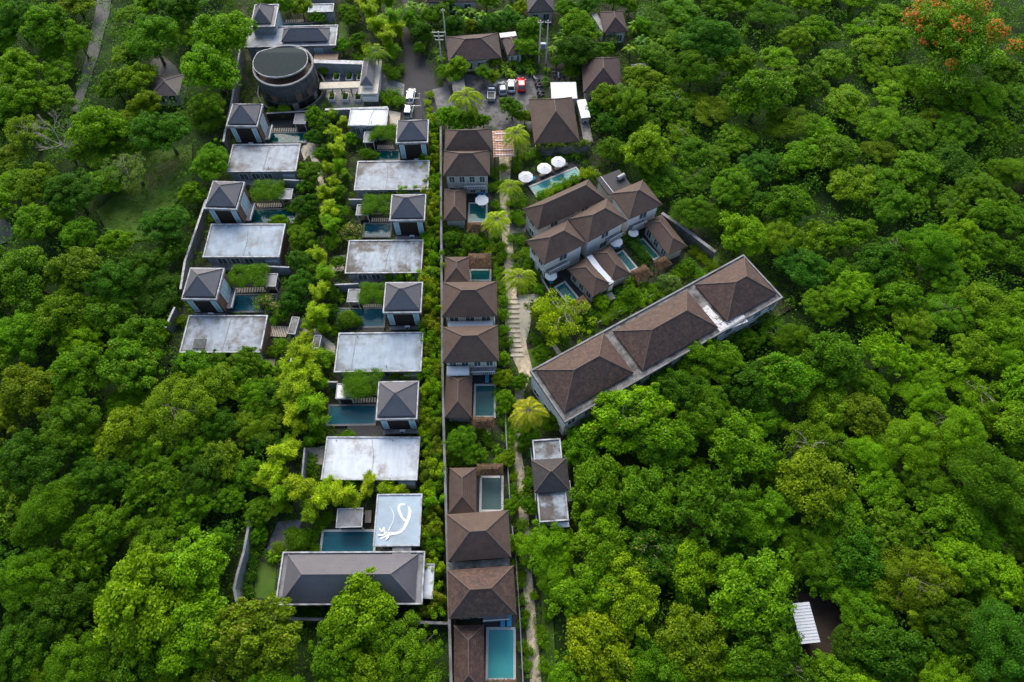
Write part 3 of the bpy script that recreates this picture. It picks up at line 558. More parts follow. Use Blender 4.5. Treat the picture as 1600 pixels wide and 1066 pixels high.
def pavilion(q, z, label, side):
    cx, cy, w, d, a = fit(q, z); r = thing("grey_roofed_pavilion", label, "pavilion", (cx, cy, 0), a, "two storey pavilions with grey hip roofs"); X, Y = w / 2, d / 2
    wa, wb = X - .28, Y - .28; MB().box(-wa, wa, -wb, wb, 1.6, z - .3).build("upper_wall", M['timber'], r); MB().box(-wa + .25, wa - .25, -wb + .25, wb - .25, -.3, 1.6).build("base_wall", M['walldark'], r)
    slab_roof(r, X, Y, z - .3, z, 'slab', 'rim', .2, .30, name="roof_terrace")
    roof_hip(r, X - .30, Y - .42, z + .50, X * .74, 'tile_grey', 'cap_grey', cy=.08)
    MB().box(-X + .9, X - .9, -Y + .95, Y - .9, z, z + .36).build("roof_plinth", M['darkin'], r)
    for u in (-.74, .74): window(r, 'S', wa, wb, u * wa, 2.0, z - .55, .95, 'glassblue', 'frame', t=.07)
    MB().box(-wa * .95, wa * .95, -wb - .75, -wb - .01, 1.30, 1.55).build("ledge", M['slab'], r)
    ac = MB().box(-.1, .75, -wb - .62, -wb - .25, 1.56, 2.1).build("air_conditioner", M['white'], r); MB().tube([(.22, -wb - .63, 1.83), (.22, -wb - .66, 1.83)], .2, 12).build("fan", M['darkin'], ac)
    if side == 'L':
        MB().box(wa + .01, wa + .07, -wb, wb, 1.6, z - .34).build("timber_screen", M['timber_br'], r)
        for i in range(3): window(r, 'E', wa + .08, wb, (-.25 + i * .34) * wb, 2.0, z - .7, wb * .30, 'glassblue', 'frame', bars=1, t=.09)
        o = MB().box(wa + .08, wa + 1.15, -wb * .75, wb * .6, 1.8, 1.95).build("window_ledge", M['slab'], r); MB().box(wa + 1.0, wa + 1.15, -wb * .75, wb * .6, 1.952, 2.35).build("upstand", M['white'], o)
    else:
        for i in range(2): window(r, 'W', wa, wb, (-.4 + i * .7) * wb, 2.0, z - .7, wb * .5, 'glass', 'frame', bars=1)
        MB().box(wa + .01, wa + .07, -wb + .3, wb - .3, 1.6, z - .34).build("timber_screen", M['timber_br'], r)
    return r
def pool(q, label, water, zw=.30, coping='coping', cw=.35, group="swimming pools"):
    cx, cy, w, d, a = fit(q, zw + .05); r = thing("swimming_pool", label, "pool", (cx, cy, 0), a, group); X, Y = w / 2, d / 2
    MB().ring(-X, X, -Y, Y, cw, -.1, zw + .07).build("coping", M[coping], r); b = MB().box(-X + cw, X - cw, -Y + cw, Y - cw, -.28, .03)
    b.build("basin", M['pooltile'], r)
    MB().box(-X + cw, X - cw, -Y + cw, Y - cw, zw - .03, zw).build("water", WATER[water], r)
    st = MB(); [st.box(-X + cw, X - cw, Y - cw - .35 * (i + 1), Y - cw - .35 * i, .032, .22 - .06 * i) for i in range(3)]; st.build("step", M['coping'], r); return r
def gazebo(q, z, label, m='slab'):
    cx, cy, w, d, a = fit(q, z); r = thing("pool_gazebo", label, "gazebo", (cx, cy, 0), a, "small flat roofed gazebos by the pools"); X, Y = w / 2, d / 2
    slab_roof(r, X, Y, z - .18, z, m, 'rim', .13, .1)
    for sx in (-1, 1):
        for sy in (-1, 1): MB().box(*sorted((sx * (X - .2), sx * (X - .32))), *sorted((sy * (Y - .2), sy * (Y - .32))), 0, z - .18).build("post", M['white'], r)
    MB().box(-X + .4, X - .4, -Y + .4, Y - .4, .0, .5).build("daybed", M['black'], r); MB().box(-X + .5, X - .5, -Y + .5, Y - .5, .5, .66).build("mattress", M['darkin'], r); return r
def wall_line(pts, z, th, label, m='wallgrey', cap='rim', name="garden_wall", group="garden walls", base=-.3):
    P = [W(x, y, z) for x, y in pts]; c = sum(P, Vector()) / len(P); r = thing(name, label, "wall", (c.x, c.y, 0), 0, group); mb = MB(); cp = MB()
    for i in range(len(P) - 1):
        a, b = P[i] - c, P[i + 1] - c; u = (b - a); u.z = 0; l = u.length; u /= l; n = Vector((-u.y, u.x, 0)) * th / 2; a = a - u * (th / 2 if i else 0)
        f = lambda k: [tuple((a + n * k)[:2]), tuple((b + n * k)[:2]), tuple((b - n * k)[:2]), tuple((a - n * k)[:2])]
        mb.prism(f(1), base, z - i * .003); cp.prism(f(1.25), z + .001 - i * .003, z + .08 - i * .003)
        RECTS.append(((P[i].x + P[i + 1].x) / 2, (P[i].y + P[i + 1].y) / 2, l / 2, th, math.atan2(u.y, u.x)))
    mb.build("wall_body", M[m], r); cp.build("coping", M[cap], r); return r
def slats(q, label, n, z=.42, m='deck', dark=True):
    cx, cy, w, d, a = fit(q, z); r = thing("slatted_walkway", label, "walkway", (cx, cy, 0), a, "slatted walkways by the pools"); X, Y = w / 2, d / 2; mb = MB()
    for i in range(n): x0 = -X + 2 * X * i / n; mb.box(x0 + .06 * X / n, x0 + 1.3 * X / n, -Y, Y, z - .08, z)
    mb.build("slat", M[m], r); MB().box(-X - .02, X + .02, -Y + .12, Y - .12, -.1, z - .09).build("frame", M['black'], r); return r
def terrace(q, z, label, m='black', name="dark_terrace", group="dark stone terraces"):
    cx, cy, w, d, a = fit(q, z); o = MB().box(-w / 2, w / 2, -d / 2, d / 2, -.3, z).build(name, M[m]); o.location = (cx, cy, 0); o.rotation_euler = (0, 0, a); return tag(o, label, "terrace", group)
def creeper(q, z, label, n=60, col="mid green", drop=.0):
    """pergola overgrown by a dense mound of creeper"""
    cx, cy, w, d, a = fit(q, z); r = thing("creeper_pergola", label, "pergola", (cx, cy, 0), a, "creeper covered pergolas"); X, Y = w / 2, d / 2; mb = MB()
    for sx in (-.8, .8):
        for sy in (-.8, .8): mb.box(sx * X - .08, sx * X + .08, sy * Y - .08, sy * Y + .08, -.2, z - .9)
    for i in range(6): y = -Y * .85 + 1.7 * Y * i / 5; mb.box(-X * .9, X * .9, y - .05, y + .05, z - .9, z - .75)
    mb.build("frame", M['timber'], r); rs = np.random.RandomState(int(abs(cx * 10 + cy * 7)))
    u = rs.uniform(-1, 1, (n, 2)); rr = np.clip(1 - np.maximum(np.abs(u[:, 0]) ** 3, np.abs(u[:, 1]) ** 3), 0, 1)
    cen = np.column_stack([u[:, 0] * X * .86, u[:, 1] * Y * .86, z - .75 + .55 * rr]); rad = rs.uniform(.5, .8, n)
    P, N, T, S, ti, idx = clump_leaves(rs, cen, rad, 240, .17, .6, .7); o = leaf_object("foliage", P, N, T, S, .4, ti, LEAF, None, r); c = COL[col]; o.color = (c[0], c[1], c[2], 1); return r
# ------------------------------------------------------------------ the grey villas, right-hand column
flat_villa([(547.6, 169.6), (606.6, 169.6), (605, 197), (544, 197)], 3.4, "pale square flat roof at the top of the right column, beside a beige forecourt", 'concrete_white', 0)
flat_villa([(558.2, 252.6), (671, 251), (670, 297), (553.7, 297.5)], 3.4, "grey flat roof with bamboo hanging over its right front corner", 'concrete', 0)
flat_villa([(545.3, 376), (661, 375), (660, 427), (538.7, 428)], 3.4, "flat roof with heavy dark stains along its back and front edges", 'concrete_dirty', 0)
flat_villa([(528.5, 520.7), (660.4, 519), (660, 581), (522.5, 582)], 3.4, "pale blue grey flat roof directly above the largest dark blue pool", 'concrete_blue', 0)
flat_villa([(509.4, 683.5), (655, 681.7), (654, 752), (502.8, 749)], 3.4, "brightest whitewashed flat roof, lowest of the right column", 'concrete_white', 0)
for q, lb in (([(621.6, 190), (670.4, 188.3), (669, 224.3), (617.8, 225)], "topmost pavilion of the right column with slate hip roof and dark timber front"),
              ([(611.4, 306), (665.4, 304.6), (665, 346), (609.3, 346)], "slate roofed pavilion right of the creeper pergola below the leafy flat roof"),
              ([(602.3, 442.7), (659.4, 441.8), (660.4, 490), (598.4, 490)], "slate roofed pavilion between the stained flat roof and the pale blue one"),
              ([(591.6, 597.4), (654, 596), (653.5, 656), (587.4, 657)], "lowest slate roofed pavilion, standing right of the largest dark blue pool")): pavilion(q, 6.2, lb, 'R')
pool([(583, 234), (626, 234), (625, 251), (580, 251)], "small dark teal pool left of the topmost right pavilion", 'teal', coping='coping_dk')
pool([(568, 348), (612, 348), (612, 371), (566, 371)], "dark teal pool left of the second right pavilion, behind the stained flat roof", 'mid', coping='coping_dk')
pool([(528, 481), (603, 480), (602, 512), (524, 513)], "blue pool partly under a round shrub, above the pale blue flat roof", 'mid', coping='coping_dk')
pool([(513, 632), (589, 631), (588, 665), (509, 666)], "largest dark blue pool, left of the lowest slate roofed pavilion", 'mid', coping='coping_dk')
gazebo([(569, 206.5), (586.5, 206.5), (585, 223), (568, 223)], 2.6, "small slab roofed gazebo left of the topmost right pavilion")
gazebo([(558, 320), (577, 320), (577, 337), (556, 337)], 2.6, "small slab roofed gazebo left of the second right pavilion")
gazebo([(544, 452), (562.5, 452), (561.5, 472.5), (542, 472.5)], 2.6, "small slab roofed gazebo above the round shrub in the blue pool")
gazebo([(526, 599.5), (552, 599), (552, 623), (525, 623.5)], 2.6, "pale square gazebo above the largest dark blue pool", 'wallwhite')
slats([(590, 227), (618, 227), (617.5, 233), (589, 233)], "slatted walkway behind the small pool of the topmost right pavilion", 9)
slats([(581, 340.5), (610, 340.5), (609, 346.5), (580, 346.5)], "slatted walkway left of the second right pavilion", 9)
slats([(568, 474), (600, 474), (599, 480), (567, 480)], "slatted walkway behind the blue pool with the round shrub", 9)
slats([(551, 622), (589, 621), (588, 629), (550, 629.5)], "slatted walkway behind the largest dark blue pool", 9)
terrace([(575, 224), (618, 224), (618, 229), (574, 229)], .32, "dark terrace strip behind the small teal pool"); terrace([(543, 666), (603, 665), (603, 682), (541, 683)], .36, "dark stone terrace below the largest dark blue pool")
terrace([(535, 513), (600, 512), (600, 519.5), (533, 520)], .36, "dark stone strip between the blue pool and the pale blue flat roof")
creeper([(578, 193), (619, 193), (618, 216), (576, 216)], 3.6, "round creeper canopy left of the topmost right pavilion"); creeper([(566, 301), (612, 301), (611, 332), (563, 332)], 3.6, "creeper canopy left of the second right pavilion")
creeper([(560, 440), (602, 440), (600, 473), (558, 473)], 3.6, "creeper canopy left of the third right pavilion"); creeper([(532, 577), (600, 573), (600, 614), (534, 624)], 4.0, "largest creeper canopy, above the largest dark blue pool", 90)
# ------------------------------------------------------------------ the grey villas, left-hand column
flat_villa([(363.6, 227), (471.5, 224.5), (461.4, 269), (353.6, 269)], 3.4, "topmost flat roof of the left column, with brown rust stains", 'concrete', 1)
flat_villa([(330.6, 350.5), (446.2, 350), (437.2, 402.6), (316, 402.4)], 3.4, "middle flat roof of the left column, evenly pale grey", 'concrete_blue', 1)
v3 = flat_villa([(296, 493.8), (419.2, 492.4), (407.5, 552), (279.5, 551)], 3.4, "lowest flat roof of the left column with one dark square hatch", 'concrete', 1)
c = Vector(v3.location); p = W(312, 538, 3.4) - c; ca, sa = math.cos(-v3.rotation_euler[2]), math.sin(-v3.rotation_euler[2]); lx, ly = p.x * ca - p.y * sa, p.x * sa + p.y * ca
MB().box(lx - 1.0, lx + 1.0, ly - .9, ly + .9, 3.402, 3.55).build("hatch", M['walldark'], v3)
for q, lb in (([(364, 164), (412.5, 164), (402, 199.5), (353.6, 198.6)], "topmost pavilion of the left column, below the round dark building"), ([(331.5, 285), (381.6, 285), (372.6, 330), (321.4, 326.5)], "middle pavilion of the left column, right of the sloping boundary wall"),
              ([(295.5, 420), (350, 420), (341, 470), (286.6, 468.6)], "lowest pavilion of the left column, nearest the left forest")): pavilion(q, 6.2, lb, 'L')
pool([(412, 207), (482, 206), (478, 224), (406, 224)], "teal pool right of the topmost left pavilion", 'teal', coping='coping_dk')
pool([(391, 326), (466, 325), (462, 349), (386, 350)], "teal pool right of the middle left pavilion", 'teal', coping='coping_dk')
pool([(362, 459), (434, 459), (430, 488), (355, 489)], "blue teal pool right of the lowest left pavilion", 'mid', coping='coping_dk')
gazebo([(461, 178.5), (479.5, 178.5), (478, 194), (458.5, 194)], 2.6, "small slab roofed gazebo below the spa garden wall"); gazebo([(439, 295.5), (457.8, 295.5), (456, 311.5), (436.6, 311.5)], 2.6, "small slab roofed gazebo right of the middle left creeper")
gazebo([(414, 427.7), (434, 427.7), (431.5, 448), (411, 448)], 2.6, "small slab roofed gazebo right of the lowest left creeper")
slats([(421, 200), (465, 199.5), (464, 205.5), (420, 206)], "slatted walkway right of the topmost left pavilion", 12); slats([(398, 318), (442, 317), (441, 323.5), (397, 324.5)], "slatted walkway right of the middle left pavilion", 12); slats([(369.5, 450), (418, 448.5), (417, 456), (368, 457.5)], "slatted walkway right of the lowest left pavilion", 12)
terrace([(424, 186), (460, 186), (458, 199), (422, 199)], .34, "dark terrace right of the topmost left pavilion")
creeper([(392, 279), (444, 278), (441, 309), (389, 310)], 3.6, "creeper canopy right of the middle left pavilion"); creeper([(356, 411), (420, 411), (416, 445), (352, 446)], 3.8, "creeper canopy right of the lowest left pavilion", 80)
slats([(419, 509), (450, 510), (449, 527), (415, 525)], "pale timber deck right of the flat roof with the hatch", 12, .3); slats([(414, 561), (430, 561), (426, 590), (410, 590)], "narrow pale deck below the flat roof with the hatch", 8, .3)
def gate(q, z, label):
    cx, cy, w, d, a = fit(q, z); r = thing("entrance_gate", label, "gate", (cx, cy, 0), a, "slab roofed villa gates"); X, Y = w / 2, d / 2
    slab_roof(r, X, Y, z - .15, z, 'oldslab', 'rim', .12, .1); MB().box(-X + .1, -X + .35, -Y + .1, Y - .1, -.2, z - .15).build("side_wall", M['wallgrey'], r); MB().box(X - .35, X - .1, -Y + .1, Y - .1, -.2, z - .15).build("side_wall", M['wallgrey'], r)
    MB().box(-X + .36, X - .36, -Y + .5, -Y + .6, 0, z - .3).build("door", M['timber_br'], r)
gate([(455, 495), (467, 496), (463, 523), (450, 522)], 2.8, "narrow dark topped gate right of the pale timber deck"); gate([(490, 524), (502, 524), (500, 545), (488, 544)], 2.8, "dark topped gate left of the pale blue flat roof")
# ------------------------------------------------------------------ villa with the marked roof and the long hip-roofed house
cx, cy, w, d, a = fit([(589, 772.5), (658.8, 771.5), (657.3, 853.5), (583, 854)], 4.6)
r = thing("square_flat_roofed_house", "square pale blue flat roof painted with a big white bird mark", "villa", (cx, cy, 0), a); X, Y = w / 2, d / 2
MB().box(-X + .4, X - .4, -Y + .4, Y - .4, -.3, 4.3).build("wall", M['wallgrey'], r); ro = slab_roof(r, X, Y, 4.3, 4.6, mat("pale_blue_screed_roof", (.26, .33, .375), .6, .1, .6, (.20, .23, .25), .4, .2), 'rim', .2, .14)
def roofpt(cx, cy, a, z, px, py):
    p = W(px, py, z); dx, dy = p.x - cx, p.y - cy; return (dx * math.cos(a) + dy * math.sin(a), -dx * math.sin(a) + dy * math.cos(a))
mk = MB()
def stroke(pts, z):
    for i in range(len(pts) - 1):
        (x0, y0, w0), (x1, y1, w1) = pts[i], pts[i + 1]; p = Vector(roofpt(cx, cy, a, 4.6, 340 + x0 / 3.271, 740 + y0 / 3.271)); q = Vector(roofpt(cx, cy, a, 4.6, 340 + x1 / 3.271, 740 + y1 / 3.271)); u = (q - p).normalized(); n = Vector((-u.y, u.x)); f = .028
        mk.prism([tuple(p + n * w0 * f - u * .02), tuple(q + n * w1 * f + u * .02), tuple(q - n * w1 * f + u * .02), tuple(p - n * w0 * f - u * .02)], z + i * .0015, z + .02 + i * .0015)
stroke([(958, 158, 3), (940, 156, 5), (926, 166, 6), (926, 185, 6), (934, 205, 6), (942, 224, 5), (956, 238, 5), (966, 246, 4)], 4.602)
stroke([(976, 170, 4), (984, 192, 7), (980, 216, 8), (972, 240, 8), (962, 262, 8), (950, 284, 7), (936, 298, 7), (912, 306, 6), (888, 308, 8), (868, 314, 10), (850, 322, 7), (832, 336, 4)], 4.625)
stroke([(880, 170, 1.2), (894, 192, 1.4), (902, 214, 1.5), (898, 244, 1.5), (886, 268, 1.6), (874, 292, 2.5)], 4.66)
stroke([(826, 280, 2), (840, 300, 4), (846, 282, 3), (856, 306, 4), (850, 276, 3)], 4.69); stroke([(880, 300, 6), (872, 326, 5), (862, 338, 3)], 4.715); stroke([(820, 316, 3), (846, 316, 4), (868, 300, 3)], 4.73)
mk.build("painted_mark", M['paint'], ro)
p0 = roofpt(cx, cy, a, 4.6, 616, 860); MB().box(p0[0] - .3, p0[0] + 2.4, -Y - 1.9, -Y + .01, 3.5, 4.45).build("connecting_slab", M['slab'], r)
for u in (-.5, .45): window(r, 'S', X - .4, Y - .4, u * X, .8, 2.6, 1.6, 'glass', 'frame', bars=1)
window(r, 'W', X - .4, Y - .4, 0, .3, 3.2, Y * 1.2, 'glass', 'timber', bars=4)
gazebo([(527, 795.5), (568, 793), (566, 824.5), (525, 824.5)], 3.0, "square slab roofed pergola above the pool, left of the marked roof")
pool([(501, 828), (587, 827), (588, 866), (500, 866)], "teal blue pool behind the long grey hipped roof", 'mid', coping='coping')
slats([(571, 798), (581, 797), (580, 817), (570, 817)], "small sun bench between the slab pergola and the marked roof", 5, .7)
cx, cy, w, d, a = fit([(441, 864.5), (663.6, 860), (661.6, 946.8), (431.7, 944.5)], 4.2)
r = thing("long_hip_roofed_house", "long grey tiled hip roof ringed by a pale parapet at the bottom", "house", (cx, cy, 0), a); X, Y = w / 2, d / 2
MB().box(-X + .4, X - .4, -Y + .5, Y - .5, -.3, 3.9).build("wall", M['wallgrey'], r); slab_roof(r, X, Y, 3.9, 4.2, 'slab', 'rim', .2, .3, name="roof_terrace")
roof_hip(r, X - .95, Y - .42, 4.45, 2.9, 'tile_grey', 'cap_grey', cx=-.1)
for i in range(7): window(r, 'S', X - .4, Y - .5, (-.84 + i * .28) * X, .5, 2.6, 1.9, 'glass', 'frame', bars=1)
cx, cy, w, d, a = fit([(662.5, 881), (679, 881), (676.5, 936), (660.5, 935.5)], 3.2)
r = thing("side_annex", "narrow pale slab roofed annex at the right end of the long grey roof", "annex", (cx, cy, 0), a); MB().box(-w / 2 + .2, w / 2 - .2, -d / 2 + .2, d / 2 - .2, -.3, 3.0).build("wall", M['wallgrey'], r); slab_roof(r, w / 2, d / 2, 3.0, 3.2, 'concrete_white', 'rim', .15, .12)
# ------------------------------------------------------------------ walls
wall_line([(688.5, 198), (689, 320), (690, 440), (691, 560), (693.5, 680), (697, 800), (700, 900), (703, 1000), (706, 1110)], 3.2, .3, "long grey boundary wall between the hedge and the brown roofed villas", 'walllong', 'walllong', "boundary_wall", None)
wall_line([(349, 222), (352, 205), (362, 160), (368, 120), (376, 70)], 2.8, .3, "grey boundary wall left of the topmost left pavilion", 'walllong')
wall_line([(322, 312), (305, 362), (289, 408), (282, 452)], 2.6, .3, "sloping grey wall left of the middle flat roof", 'walllong'); wall_line([(273, 480), (266, 495), (259, 512)], 2.6, .3, "short sloping grey wall at the forest edge, below the lowest left pavilion", 'walllong')
wall_line([(391, 795), (387, 830), (381, 862), (370, 900), (366, 920), (370, 940)], 2.8, .3, "curved grey wall at the lower left beside the small lawn", 'wallgrey', 'slab')
wall_line([(443, 281), (484, 283)], 2.4, .2, "short grey cross wall right of the middle left creeper"); wall_line([(413, 416), (452, 418)], 2.4, .2, "short grey cross wall right of the lowest left creeper")
wall_line([(523, 445), (560, 443.5)], 2.4, .2, "short grey cross wall below the stained flat roof"); wall_line([(545, 312), (566, 312)], 2.4, .2, "short grey cross wall below the leafy flat roof"); wall_line([(512, 597), (528, 597)], 2.4, .2, "short grey cross wall left of the pale square gazebo")
wall_line([(453, 967), (560, 969), (700, 974)], 2.0, .3, "dark low wall below the long grey hipped roof", 'walldark', 'slab'); wall_line([(465, 530), (455, 560), (450, 600)], 2.4, .2, "pale slanting wall left of the bamboo below the gates")
wall_line([(476, 700), (472, 745)], 2.4, .2, "short grey wall left of the brightest flat roof"); wall_line([(416, 177.5), (500, 173)], 2.2, .3, "dark slatted wall below the round dark building", 'timber', 'slab'); wall_line([(508, 171.5), (606, 168)], 2.6, .4, "pale wall below the spa planters")
wall_line([(490, 96), (570, 98.5)], 3.0, .9, "wide pale blue wall above the spa planters", 'wallgrey', 'rim')
wall_line([(1034, 333), (1062, 352), (1118, 394)], 2.8, .5, "dark blue grey wall right of the rightmost low brown roof", 'walldark', 'slab'); wall_line([(829, 700), (836, 760), (838, 812)], 1.2, .15, "low pale fence wall left of the small house", 'wallwhite', 'rim')
wall_line([(932, 505), (985, 478), (1010, 466), (1062, 436)], 1.1, .2, "low brown garden wall between the triangular pools and the hotel", 'timber_br', 'slab'); wall_line([(800, 822), (806, 870), (812, 960), (818, 1080)], 1.2, .12, "thin fence wall along the right of the lowest villas", 'slab', 'slab')
wall_line([(790, 600), (790, 660), (793, 720), (797, 790)], 1.2, .12, "thin dark fence wall left of the lower path", 'walldark', 'slab'); wall_line([(845, 432), (863, 464), (884, 492)], 2.0, .2, "dark wall left of the lowest triangular pool villa", 'walldark', 'slab')
# ------------------------------------------------------------------ round spa building and its garden
c0 = W(442.3, 101.5, 7.2); RD = 47.2 / ppm(c0); RECTS.append((c0.x, c0.y, RD + 1, RD + 1, 0))
r = thing("round_building", "round dark spa building with a curved green grey roof", "building", (c0.x, c0.y, 0), 0)
def ringwall(ro_, ri, z0, z1, n=56, a0=0, a1=2 * math.pi):
    mb = MB(); vs = []; fs = []; full = abs(a1 - a0 - 2 * math.pi) < .01; k = n if full else n + 1
    for i in range(k):
        t = a0 + (a1 - a0) * i / n; c, s = math.cos(t), math.sin(t); vs += [(ro_ * c, ro_ * s, z0), (ro_ * c, ro_ * s, z1), (ri * c, ri * s, z1), (ri * c, ri * s, z0)]
    for i in range(n):
        p, q = 4 * i, 4 * ((i + 1) % k); fs += [(p, q, q + 1, p + 1), (p + 1, q + 1, q + 2, p + 2), (p + 2, q + 2, q + 3, p + 3), (p + 3, q + 3, q, p)]
    return mb.add(vs, fs)
ringwall(RD * .97, RD * .90, 0, 6.9).build("wall", M['spa_wall'], r, True); ringwall(RD, RD * .94, 6.9, 7.2).build("parapet", M['slab'], r); ringwall(RD * .9, .02, 5.2, 5.4).build("upper_floor", M['timber_br'], r); ringwall(RD * 1.16, RD * 1.11, -.2, 1.2).build("plinth_ring", M['walldark'], r)
mu = MB()
for i in range(22): t = 2 * math.pi * i / 22; mu.tube([(RD * .985 * math.cos(t), RD * .985 * math.sin(t), 0), (RD * .985 * math.cos(t), RD * .985 * math.sin(t), 6.9)], .07, 5)
mu.build("mullion", M['walldark'], r); ringwall(RD * .99, RD * .965, 2.3, 2.45).build("band", M['walldark'], r); ringwall(RD * .99, RD * .965, 4.5, 4.62).build("band", M['walldark'], r)
for i in range(14):
    t = math.pi * (1.02 + .96 * (i + .5) / 14)
    if i % 3 != 1: ringwall(RD * .978, RD * .972, 2.6 if i % 2 else .3, 4.3 if i % 2 else 2.2, 4, t - .10, t + .10).build("panel", M['timber_br' if i % 2 else 'table'], r)
def spa_z(x, y): yr = .42; return 8.2 - (.25 * max(0, yr - y) ** 1.3 + 2.6 * max(0, y - yr)) * 1.0
vs = [(-.04 * RD, 0, spa_z(0, 0))]; fs = []; NR, NA = 7, 48
for j in range(1, NR + 1):
    for i in range(NA):
        t = 2 * math.pi * i / NA; x = math.cos(t) * .88 * j / NR - .05; y = math.sin(t) * (.93 if math.sin(t) > 0 else .70 - .05 * math.cos(t)) * j / NR; vs.append((x * RD, y * RD, spa_z(x, y)))
for i in range(NA): fs.append((0, 1 + i, 1 + (i + 1) % NA))
for j in range(NR - 1):
    for i in range(NA): p = 1 + j * NA + i; q = 1 + j * NA + (i + 1) % NA; fs.append((p, p + NA, q + NA, q))
m = MB(); m.add(vs, fs); k = 1 + (NR - 1) * NA; top = vs[k:k + NA]; rf = m.build("roof", M['spa_roof'], r)
lip = MB(); vs = []; 
for x, y, z in top: vs += [(x, y, z + .03), (x * 1.02, y * 1.02, z + .03), (x * 1.02, y * 1.02, z - .3), (x, y, z - .3)]
fs = []
for i in range(NA):
    p, q = 4 * i, 4 * ((i + 1) % NA); fs += [(p, p + 1, q + 1, q), (p + 1, p + 2, q + 2, q + 1), (p + 2, p + 3, q + 3, q + 2), (p + 3, p, q, q + 3)]
lip.add(vs, fs); lip.build("fascia", M['rim'], rf)
cx, cy, w, d, a = fit([(566, 94), (597, 94), (590, 147), (561, 147)], 3.3); r = thing("spa_gatehouse", "narrow grey tiled hall beside the spa planters, running towards the camera", "building", (cx, cy, 0), a)
MB().box(-w / 2 + .4, w / 2 - .4, -d / 2 + .4, d / 2 - .4, -.2, 3.0).build("wall", M['wallwhite'], r); slab_roof(r, w / 2, d / 2, 3.0, 3.3, 'beige', 'rim', .15, .1, name="roof_terrace"); roof_hip(r, w / 2 - .75, d / 2 - 1.0, 4.3, 1.2, 'tile_grey', 'cap_grey', cx=-.25, cy=.5)
MB().box(-w / 2 + .9, w / 2 - 1.3, -d / 2 + 1.8, d / 2 - .8, 3.302, 4.12).build("upper_wall", M['white'], r)
cx, cy, w, d, a = fit([(567.5, 139), (591, 139), (590, 152), (566, 152)], 2.6); r = thing("open_topped_kiosk", "small open topped kiosk below the narrow grey tiled hall", "kiosk", (cx, cy, 0), a); MB().ring(-w / 2, w / 2, -d / 2, d / 2, .35, 1.4, 2.6).build("upper_wall", M['wallwhite'], r); MB().box(-w / 2 + .36, w / 2 - .36, -d / 2 + .36, d / 2 - .36, 1.5, 1.7).build("floor", M['timber_br'], r); MB().box(-w / 2 + .03, w / 2 - .03, -d / 2 + .03, d / 2 - .03, -.2, 1.4).build("base_wall", M['walldark'], r)
cx, cy, w, d, a = fit([(497, 129), (564, 127), (564, 136.5), (502, 138.5)], 2.8); r = thing("covered_walkway", "pale slab covering the walkway from the round building to the tiled hall", "walkway roof", (cx, cy, 0), a); MB().box(-w / 2, w / 2, -d / 2, d / 2, 2.5, 2.8).build("roof", M['beige'], r)
for i in range(5): MB().box(-w / 2 + .3 + i * (w - .8) / 4, -w / 2 + .5 + i * (w - .8) / 4, -.1, .1, 0, 2.5).build("post", M['walldark'], r)
def planter(q, z, label, hs=.9, m='rim'):
    cx, cy, w, d, a = fit(q, z); r = thing("boxed_planter", label, "planter", (cx, cy, 0), a, "boxed planters in the spa garden"); MB().ring(-w / 2, w / 2, -d / 2, d / 2, .14, .03, z).build("box", M['wallwhite'], r); MB().box(-w / 2 + .14, w / 2 - .14, -d / 2 + .14, d / 2 - .14, .04, z - .12).build("earth", M['soil'], r)
    rs = np.random.RandomState(int(cx * 31 + cy * 17) % 9999); cen = np.column_stack([rs.uniform(-.28, .28, 12) * w, rs.uniform(-.28, .28, 12) * d, z + rs.uniform(0, hs, 12)]); P, N, T, S, ti, _ = clump_leaves(rs, cen, rs.uniform(.2, .34, 12), 60, .14); o = leaf_object("plant", P, N, T, S, .5, ti, LEAF, None, r); o.color = (*COL[rnd.choice(["mid green", "bright green", "yellow green"])], 1)
for i, x in enumerate((521, 541, 558)): planter([(x, 114), (x + 10, 114), (x + 9.5, 124.5), (x - 1, 124.5)], .75, ["leftmost", "middle", "rightmost"][i] + " boxed planter in the row behind the pale walkway slab")
for i, x in enumerate((514, 535, 555)): planter([(x, 145), (x + 10, 145), (x + 9, 156), (x - 1, 156)], .75, ["leftmost", "middle", "rightmost"][i] + " boxed planter in the row in front of the pale walkway slab")
# villa behind the round building
cx, cy, w, d, a = fit([(388, 43), (531.5, 39.4), (522, 71.5), (383, 75)], 3.6); r = thing("flat_roofed_villa", "wide flat roof carrying a small dark hip roof, behind the round building", "villa", (cx, cy, 0), a); MB().box(-w / 2 + .4, w / 2 - .4, -d / 2 + .5, d / 2 - .5, -.2, 3.3).build("wall", M['wallgrey'], r); slab_roof(r, w / 2, d / 2, 3.3, 3.6, 'concrete', 'rim')
q = [roofpt(cx, cy, a, 4.1, x, y) for x, y in ((444, 45), (516, 45), (512, 64.5), (439, 65))]; X = (q[1][0] - q[0][0] + q[2][0] - q[3][0]) / 4; Y = (q[0][1] - q[3][1] + q[1][1] - q[2][1]) / 4; qx = sum(p[0] for p in q) / 4; qy = sum(p[1] for p in q) / 4
MB().box(qx - X + .4, qx + X - .4, qy - Y + .4, qy + Y - .4, 3.602, 4.05).build("roof_plinth", M['darkin'], r); roof_hip(r, X, Y, 4.15, 1.7, 'tile_grey', 'cap_grey', qx, qy, name="hip_roof")
for i in range(5): window(r, 'S', w / 2 - .4, d / 2 - .5, (-.7 + i * .32) * w / 2, .6, 2.6, 1.8, 'glassblue', 'frame', bars=1)
